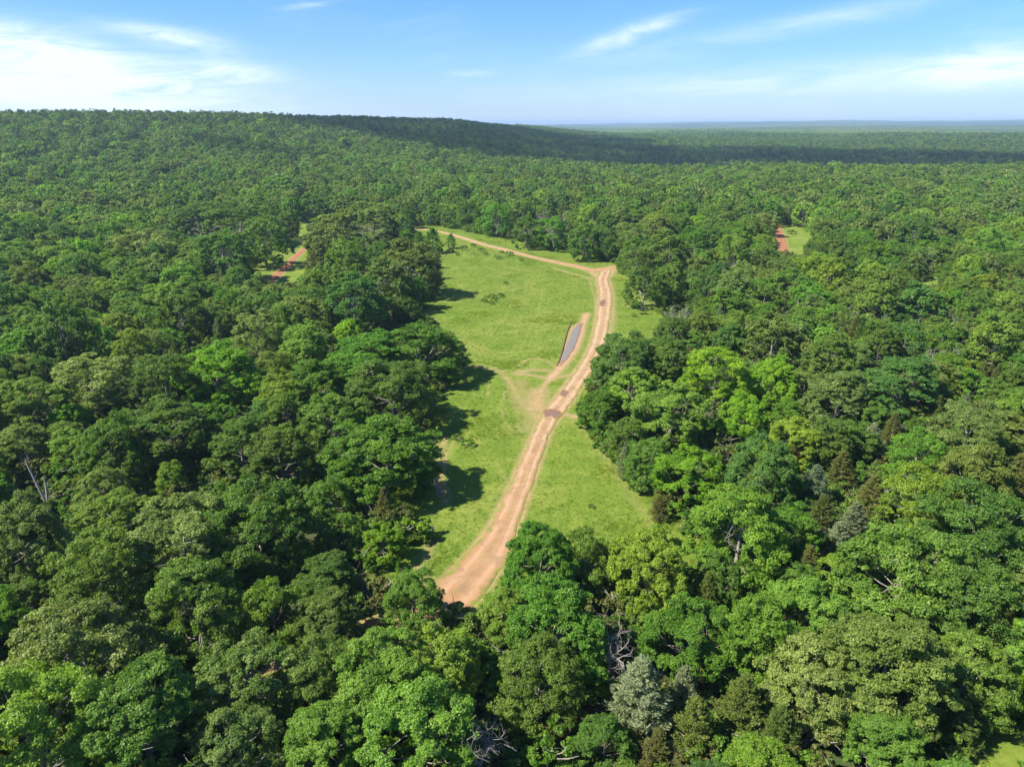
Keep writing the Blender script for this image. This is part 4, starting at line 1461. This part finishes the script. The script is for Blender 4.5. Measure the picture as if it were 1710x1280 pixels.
parts = []
for y0, y1, sp in ((LIM, 1000, 9.2), (1000, 1700, 9.8), (1700, 3200, 11.0)):
    X, Y = far_grid(y0, y1, sp)
    Z = height(X, Y)
    parts.append((X, Y, Z, np.full(len(X), sp)))
X, Y, Z, SP = (np.concatenate([p[i] for p in parts]) for i in range(4))
n = len(X)
radius = SP * rng.choice([0.42, 0.55, 0.66, 0.8], n, p=[.25, .35, .25, .15])
u = rng.random(n)
crestd, _ = seg_dist(X, Y, CREST)
pinep = np.where(Z > 50, 0.5, 0.2) * (Z > 40) + np.where(Z > 40, 0, np.where(Z > 22, 0.12, 0.03)) * (0.5 + 1.2 * (vnoise(X / 60, Y / 60) + 0.5))
pinep = np.where((Y > 1000) & (Z < 40), 0.25, pinep)
ispine = rng.random(n) < pinep
isced = (~ispine) & (rng.random(n) < np.where(X > 0, 0.13, 0.05))
Hh = np.clip(radius * 2 * 1.15 + rng.normal(size=n) * 2.0, 7, 18.5)
Hh = np.where(ispine, rng.uniform(12, 18.5, n), Hh)
radius = np.where(ispine, rng.uniform(2.4, 3.8, n), radius)
Hh = np.where(isced, rng.uniform(6, 9, n), Hh); radius = np.where(isced, rng.uniform(2, 3, n), radius)
which = np.zeros(n, int)
def pick(nm, mask, W=None):
    o, lst = OFF[nm]
    which[mask] = o + rng.integers(0, len(lst), mask.sum())
dd = np.hypot(X, Y) * rng.uniform(.85, 1.15, n)
pick('LO', dd < 1000); pick('FA', dd >= 1000)
pick('CEDL', isced); pick('PIN', ispine)
allv = sum((lst for _, lst in OFF.values()), [])
Wv = np.array([v['W'] for v in allv]); Hv = np.array([v['H'] for v in allv])
names = ['dark', 'mid', 'mid', 'olive', 'green', 'light', 'pale', 'olive', 'blue', 'yellow']
pal = np.array([T[q] for q in names])
cl = np.clip((u * 0.75 + (vnoise(X / 45 + 11, Y / 45) + 0.5) * 0.3) * len(names), 0, len(names) - 1).astype(int)
tint = pal[cl] * rng.uniform(0.85, 1.18, (n, 1))
tip = np.where(np.isin(cl, [3, 6, 7]), rng.uniform(0.2, 0.7, n), 0.08)
tint = np.where(ispine[:, None], np.array(T['pine']) * rng.uniform(0.8, 1.25, (n, 1)), tint)
tint = np.where(isced[:, None], np.array(T['oliveced']) * rng.uniform(0.7, 1.2, (n, 1)), tint)
tip = np.where(ispine | isced, 0, tip)
ok = clear_of_openings(X, Y, Z, radius, Hh)
pts = {'x': np.concatenate([rows['x'], X[ok]]), 'y': np.concatenate([rows['y'], Y[ok]]), 'z': np.concatenate([rows['z'], Z[ok] - 0.3]),
       'sx': np.concatenate([rows['sx'], (radius * 2 / Wv[which])[ok]]), 'sz': np.concatenate([rows['sz'], (Hh / Hv[which])[ok]]),
       'rot': np.concatenate([rows['rot'], rng.uniform(0, 6.28, n)[ok]]), 'which': np.concatenate([rows['which'], which[ok]]),
       'tint': np.concatenate([np.array(rows['tint']), tint[ok]]), 'tip': np.concatenate([rows['tip'], tip[ok]])}
scatter('forest', pts, LIB, kind='stuff', label='dense green woodland covering the land all round the clearing to the ridge', category='forest')
print('TREES', len(trees), 'indiv', len(indiv), 'forest pts', len(pts['x']))

# distant woodland beyond: patches of many rough crowns each
def make_patch(seed, size=90.0, ntree=70):
    r = np.random.default_rng(seed)
    tx = r.uniform(-size / 2, size / 2, ntree); ty = r.uniform(-size / 2, size / 2, ntree)
    th = r.uniform(8, 15, ntree); tr = r.uniform(4, 7, ntree)
    m = 16
    d = unit(r.normal(size=(ntree, m, 3))); d[..., 2] = np.abs(d[..., 2])
    c = np.stack([tx, ty, th * 0.55], 1)[:, None, :] + d * np.stack([tr, tr, th * 0.45], 1)[:, None, :] * 0.85
    var = np.clip(r.uniform(0, .6, (ntree, 1)) + r.uniform(0, .4, (ntree, m)), 0, 1).reshape(-1)
    v = leaf_quads(r, c.reshape(-1, 3), d.reshape(-1, 3), 4.2, 1.4, 0.9)
    return mesh_np('patch', v, np.arange(len(var) * 4), 4, M_LEAF, {'var': np.repeat(var, 4)})

PATCH = [make_patch(300 + q) for q in range(4)]
X, Y = far_grid(3150, 11500, 85)
Z = height(X, Y); n = len(X)
g = vnoise(X / 900, Y / 500) + 0.5
tint = np.array(T['mid'])[None] * (0.75 + 0.6 * g[:, None]) * rng.uniform(0.9, 1.1, (n, 1)); tint[:, 0] *= 1.0 + 0.3 * g
scatter('distant_woodland', {'x': X, 'y': Y, 'z': Z - 2.5, 'sx': np.ones(n) * 1.05, 'sz': np.ones(n), 'rot': rng.uniform(0, 6.28, n), 'which': rng.integers(0, 4, n), 'tint': tint, 'tip': np.full(n, .05)},
        PATCH, kind='stuff', label='hazy far-off woodland rolling away to the horizon', category='woodland')

# undergrowth: low growth under and between the near trees
n = 26000
Y = rng.uniform(0, 1, n) ** 0.6 * 420 + 30; X = rng.uniform(-1, 1, n) * (Y * 0.8 + 30)
de = region_dist(X, Y)
keep = ((de > 0) & (Y < 230)) | ((de > 1.0) & (de < 16))
rad = rng.uniform(0.8, 2.9, n); hh = rad * rng.uniform(0.9, 1.8, n)
ok = keep & clear_of_openings(X, Y, np.zeros(n), rad, hh, 0.6, 0.5)
X, Y, rad, hh = X[ok], Y[ok], rad[ok], hh[ok]; n = len(X)
names = ['dark', 'mid', 'green', 'green', 'light', 'olive', 'brown']
tint = np.array([T[q] for q in names])[rng.integers(0, len(names), n)] * 0.9
scatter('undergrowth', {'x': X, 'y': Y, 'z': height(X, Y) - 0.05, 'sx': rad * 2 / 3.4, 'sz': hh / 2.6, 'rot': rng.uniform(0, 6.28, n), 'which': rng.integers(0, 3, n), 'tint': tint, 'tip': np.full(n, .1)},
        [merged(v) for v in SHRUB], kind='stuff', label='low leafy undergrowth beneath the trees and along the forest edge', category='undergrowth')

# ------------------------------------------------------------------ grass tufts in the meadow
def make_tuft(seed, h=0.24, nbl=14, spread=0.22):
    r = np.random.default_rng(seed)
    base = np.stack([r.normal(size=nbl) * spread, r.normal(size=nbl) * spread, np.zeros(nbl)], 1)
    lean = np.stack([r.normal(size=nbl) * .45, r.normal(size=nbl) * .45, np.ones(nbl)], 1) * (h * r.uniform(.5, 1.2, nbl))[:, None]
    side = np.cross(lean, r.normal(size=(nbl, 3))); side = unit(side) * 0.028
    V = np.stack([base - side, base + side, base + lean], 1).reshape(-1, 3)
    return mesh_np('tuft', V, np.arange(nbl * 3), 3, M_LEAF, {'var': np.repeat(r.uniform(0.40, 0.64, nbl), 3)})

TUFT = [make_tuft(400 + q, h=(0.22, 0.3, 0.42, 0.2)[q]) for q in range(4)]
n = 160000
w0 = np.array(W_OPEN[0]); lo, hi = w0.min(0) - 6, w0.max(0) + 6
Y = lo[1] + (hi[1] - lo[1]) * rng.random(n) ** 1.35; X = rng.uniform(lo[0], hi[0], n)
de = region_dist(X, Y)
wr = wear_at(X, Y)
ok = (de < 7) & (rng.random(n) > wr * 1.9 + 0.02)
X, Y, wr, de = X[ok], Y[ok], wr[ok], de[ok]; n = len(X)
g = vnoise(X / 9, Y / 9) + 0.5
base = np.array([0.148, 0.205, 0.023])[None] * (0.85 + 0.35 * g[:, None]) * rng.uniform(0.88, 1.12, (n, 1))
base[:, 0] *= 1 + 0.35 * (vnoise(X / 14 + 9, Y / 14) + 0.2)
sc_ = rng.uniform(0.5, 1.0, n) * (0.75 + 0.7 * smooth(0.55, 0.9, g)) * (1 + 0.7 * smooth(0, 3, de))
scatter('grass', {'x': X, 'y': Y, 'z': ground_z(X, Y) - 0.04, 'sx': sc_ * 1.25, 'sz': sc_, 'rot': rng.uniform(0, 6.28, n), 'which': rng.integers(0, 4, n), 'tint': base, 'tip': np.zeros(n)},
        TUFT, kind='stuff', label='short green meadow grass in the clearing', category='grass')

# low bushes and weeds standing in the field
FIELD = [(822, 500, 15, 'mid', 'weedy bush in the middle of the bush patch in the big field'), (808, 506, 12, 'mid', 'weedy bush at the left end of the bush patch in the field'),
         (836, 497, 12, 'dark', 'weedy bush at the right end of the bush patch in the field'), (820, 509, 11, 'dark', 'weedy bush at the near side of the bush patch in the field'),
         (829, 506, 8, 'mid', 'tiny bush in the near right of the bush patch'), (812, 499, 7, 'mid', 'tiny bush in the far left of the bush patch'),
         (790, 412, 9, 'dark', 'dark weed tuft hugging the inner side of the back road'), (812, 428, 9, 'dark', 'dark weed tuft in the row below the back road'),
         (838, 424, 8, 'dark', 'small dark weed tuft right under the back road'), (765, 428, 8, 'dark', 'small dark weed tuft at the left end of the tuft row'),
         (781, 746, 22, 'green', 'low bush on the grass right of the shaded rut'),
         (768, 738, 10, 'mid', 'tiny weed clump left of the low bush by the rut'), (987, 850, 11, 'green', 'lone little sapling in the right grass below the road'),
         (845, 475, 9, 'mid', 'single weed tuft above the spreading bush patch'), (850, 428, 14, 'green', 'dark weedy tuft near the back road in the field'),
         (805, 422, 12, 'mid', 'weedy tuft between the three cedars and the back road'), (830, 433, 12, 'green', 'weedy tuft below the pair near the back road'),
         (775, 418, 14, 'mid', 'weedy tuft just below the three cedars'), (752, 422, 12, 'mid', 'weedy tuft left of the one below the three cedars'),
         (870, 437, 9, 'olive', 'smallest weedy tuft near the back road'), (1058, 530, 9, 'green', 'lone tuft on the grass right of the road'),
         (762, 735, 16, 'yellow', 'yellow-green bush at the shadow edge left of the rut'), (745, 728, 16, 'lime', 'lime bush peeking out of the shade beside the rut'),
         (1348, 388, 14, 'lime', 'lime shrub in the far glade on the right'), (1362, 390, 10, 'lime', 'smaller lime shrub at the right end of the far glade'), (1322, 392, 14, 'dark', 'dark bush in the far glade beside its track')]
for cx, cy, w, key, lab in FIELD:
    p = at(cx, cy)
    r_ = w * project(*p)[2] / FOC / 2
    t = dict(x=p[0], y=p[1], z=float(ground_z(p[0], p[1])), r=r_, H=min(r_ * 1.0, 2.2), kd='s', tint=np.array(T[key]), tip=0.0, dist=200, label=lab)
    put_tree(t, WEED if w < 16 or cy == 746 else SHRUB, group='low bushes standing in the open grass')


# ------------------------------------------------------------------ dead trees
def branchy(V, F, r, p, d, L, rad, depth, up=0.15):
    pts = [p]; q = p.copy(); dd = d.copy()
    for i in range(4):
        dd = unit(dd + r.normal(size=3) * 0.22 + np.array([0, 0, up * 0.3]))
        q = q + dd * L / 4; pts.append(q)
    tube(V, F, pts, [rad, rad * .85, rad * .7, rad * .55, rad * .35], 6 if depth > 1 else 4)
    if depth <= 0: return
    for i in range(3 if depth > 1 else 4):
        k = random.randint(1, 4)
        nd = unit(dd * 0.5 + r.normal(size=3) * 0.75 + np.array([0, 0, up]))
        branchy(V, F, r, pts[k], nd, L * r.uniform(.5, .75), rad * 0.5, depth - 1, up)


def dead_tree(cx, cy, Hm, label, seed, spread=True, lean=(0, 0), depth=3, zc=None, group=None):
    zc = Hm * 0.6 if zc is None else zc
    p = at(cx, cy, zc)
    for _ in range(5):
        p = at(cx, cy, zc + float(height(p[0], p[1])))
    z0 = float(height(p[0], p[1]))
    e = bpy.data.objects.new('dead_tree', None); col.objects.link(e)
    e.location = (p[0], p[1], z0); e['label'] = label; e['category'] = 'dead tree'
    if group: e['group'] = group
    r = np.random.default_rng(seed); random.seed(seed)
    V, F = [], []
    top = np.array([lean[0], lean[1], Hm * 0.5])
    tube(V, F, [np.array([0, 0, -.3]), top * .4, top * .7, top], [.26, .2, .17, .14], 8)
    obj('trunk', vf_mesh('trunk', V, F, M_DEAD), e)
    for q in range(5 if spread else 2):
        V, F = [], []
        a = q * 6.28 / 5 + r.uniform(-.3, .3)
        d = unit(np.array([cos(a) * 0.9, sin(a) * 0.9, 0.75 if spread else 3.0]))
        branchy(V, F, r, top * (0.75 + 0.06 * q) if spread else top * (.8 + .2 * q), d, Hm * (0.36 if spread else 0.42), .11, depth if spread else 1, 0.2)
        obj('limb', vf_mesh('limb', V, F, M_DEAD), e)
    return e


dead_tree(1020, 1072, 8.5, 'bare grey dead tree with twisted limbs in the lower middle', 3, zc=6.5)
dead_tree(195 + 940, 520, 10.0, 'bare pale dead tree at the right edge of the big field', 5, group=None, zc=8)
dead_tree(905, 355, 13.0, 'pale leafless tree in the treeline behind the field', 6, zc=11)
dead_tree(938, 360, 12.0, 'second leafless tree right of the pale one behind the field', 8, zc=11)
dead_tree(1235, 440, 10.0, 'leafless pale tree in the forest right of the junction', 9, zc=9)
dead_tree(1580, 585, 10.0, 'leafless tree with spread twigs high in the right forest', 10, zc=9)
dead_tree(1335, 495, 10.0, 'slim leafless tree in the right forest beyond the field', 12, zc=9, spread=False)
dead_tree(800, 1238, 9.0, 'broken leafless crown at the bottom edge in the deep shade', 13, zc=7)
dead_tree(1660, 270, 13.0, 'pale leafless tree high on the right before the dark band', 14, zc=12)
dead_tree(1275, 270, 13.0, 'leafless tree at the edge of the dark band right of centre', 15, zc=12)


def snag():
    p = at(84, 852)
    e = bpy.data.objects.new('tree_snag', None); col.objects.link(e)
    # stands clear of its neighbours: crown-less forked trunk
    p = at(82, 850, 5.0)
    e.location = (p[0], p[1], 0)
    e['label'] = 'tall forked dead trunk without branches among the trees at far left'; e['category'] = 'dead tree'
    V, F = [], []
    tube(V, F, [(0, 0, -.3), (0, 0, 3), (-.1, 0, 5.6)], [.34, .3, .24], 9)
    obj('trunk', vf_mesh('trunk', V, F, M_DEAD), e)
    V, F = [], []
    tube(V, F, [(-.1, 0, 5.5), (-.5, 0, 7.6), (-1.0, 0, 9.8), (-1.55, 0, 12.2), (-1.7, 0, 13.6)], [.22, .19, .16, .12, .05], 7)
    tube(V, F, [(-1.6, 0, 12.6), (-1.35, .1, 13.2), (-1.2, .1, 13.9)], [.08, .05, .03], 5)
    obj('limb', vf_mesh('limb', V, F, M_DEAD), e)
    V, F = [], []
    tube(V, F, [(-.1, 0, 5.5), (.2, 0, 7.2), (.35, .1, 9.0), (.3, .1, 10.6)], [.2, .17, .14, .06], 7)
    tube(V, F, [(.33, .05, 8.4), (.7, .1, 9.2), (.72, .1, 9.8)], [.09, .06, .03], 5)
    obj('limb', vf_mesh('limb', V, F, M_DEAD), e)


snag()

# ------------------------------------------------------------------ cloud that shades the far valley, and haze
def build_cloud():
    """cumulus bank at 850 m whose shadow lies on the ridge flank and the valley beyond"""
    import bmesh
    r = np.random.default_rng(21)
    alt = 850.0
    off = sun_dir / sun_dir[2] * alt
    bm = bmesh.new()
    spots = []
    # footprint of the shadow on the ground: the flank of the ridge facing right, then the valley band
    for yy in np.arange(1060, 2650, 110):
        xl = float(np.interp(yy, [1060, 1200, 1400, 1600, 1900, 2650], [-150, -260, -330, -300, -220, -40]))
        xr = float(np.interp(yy, [1060, 1500, 1900, 2050, 2300, 2650], [1700, 2200, 2300, 900, 450, 250]))
        for xx in np.arange(xl, xr, 115):
            if yy < 1080 + 80 * (1 + math.sin(xx / 210.0)): continue
            if yy > 1700 + 160 * math.sin(xx / 330.0) and xx > 350: continue
            spots.append((xx + r.normal() * 30, yy + r.normal() * 30, r.uniform(78, 120)))
    spots += [(-230, 850, 42), (-275, 880, 40), (-320, 905, 30)]
    for x, y, rad in spots:
        m = bmesh.ops.create_icosphere(bm, subdivisions=2, radius=1)
        for v in m['verts']:
            c = v.co
            k = rad * (1 + 0.18 * float(vnoise(np.array(c.x * 2.3 + x), np.array(c.y * 2.3 + c.z * 1.7 + y))))
            v.co = Vector((c.x * k, c.y * k, (c.z * k if c.z > 0 else c.z * k * 0.3) * 0.7)) + Vector((x + off[0], y + off[1], alt + off[2] * 0))
    me = bpy.data.meshes.new('cloud'); bm.to_mesh(me); bm.free()
    me.materials.append(M_CLOUD)
    structure('cloud', me)


build_cloud()


def build_haze():
    x, y0, y1, z0, z1 = 22000, -500, 23000, ZMIN - 1.5, 118.0
    V = [(-x, y0, z0), (x, y0, z0), (x, y1, z0), (-x, y1, z0), (-x, y0, z1), (x, y0, z1), (x, y1, z1), (-x, y1, z1)]
    F = [0, 3, 2, 1, 4, 5, 6, 7, 0, 1, 5, 4, 1, 2, 6, 5, 2, 3, 7, 6, 3, 0, 4, 7]
    m, nb = new_mat('haze')
    v = nb.node('ShaderNodeVolumePrincipled')
    v.inputs['Color'].default_value = (0.60, 0.80, 1.0, 1)
    v.inputs['Density'].default_value = 0.9e-4
    v.inputs['Anisotropy'].default_value = 0.25
    out = nb.node('ShaderNodeOutputMaterial')
    nb.l.new(v.outputs[0], out.inputs['Volume'])
    me = mesh_np('haze', V, np.array(F), 4, m)
    o = obj('haze', me, kind='stuff')
    return o


build_haze()
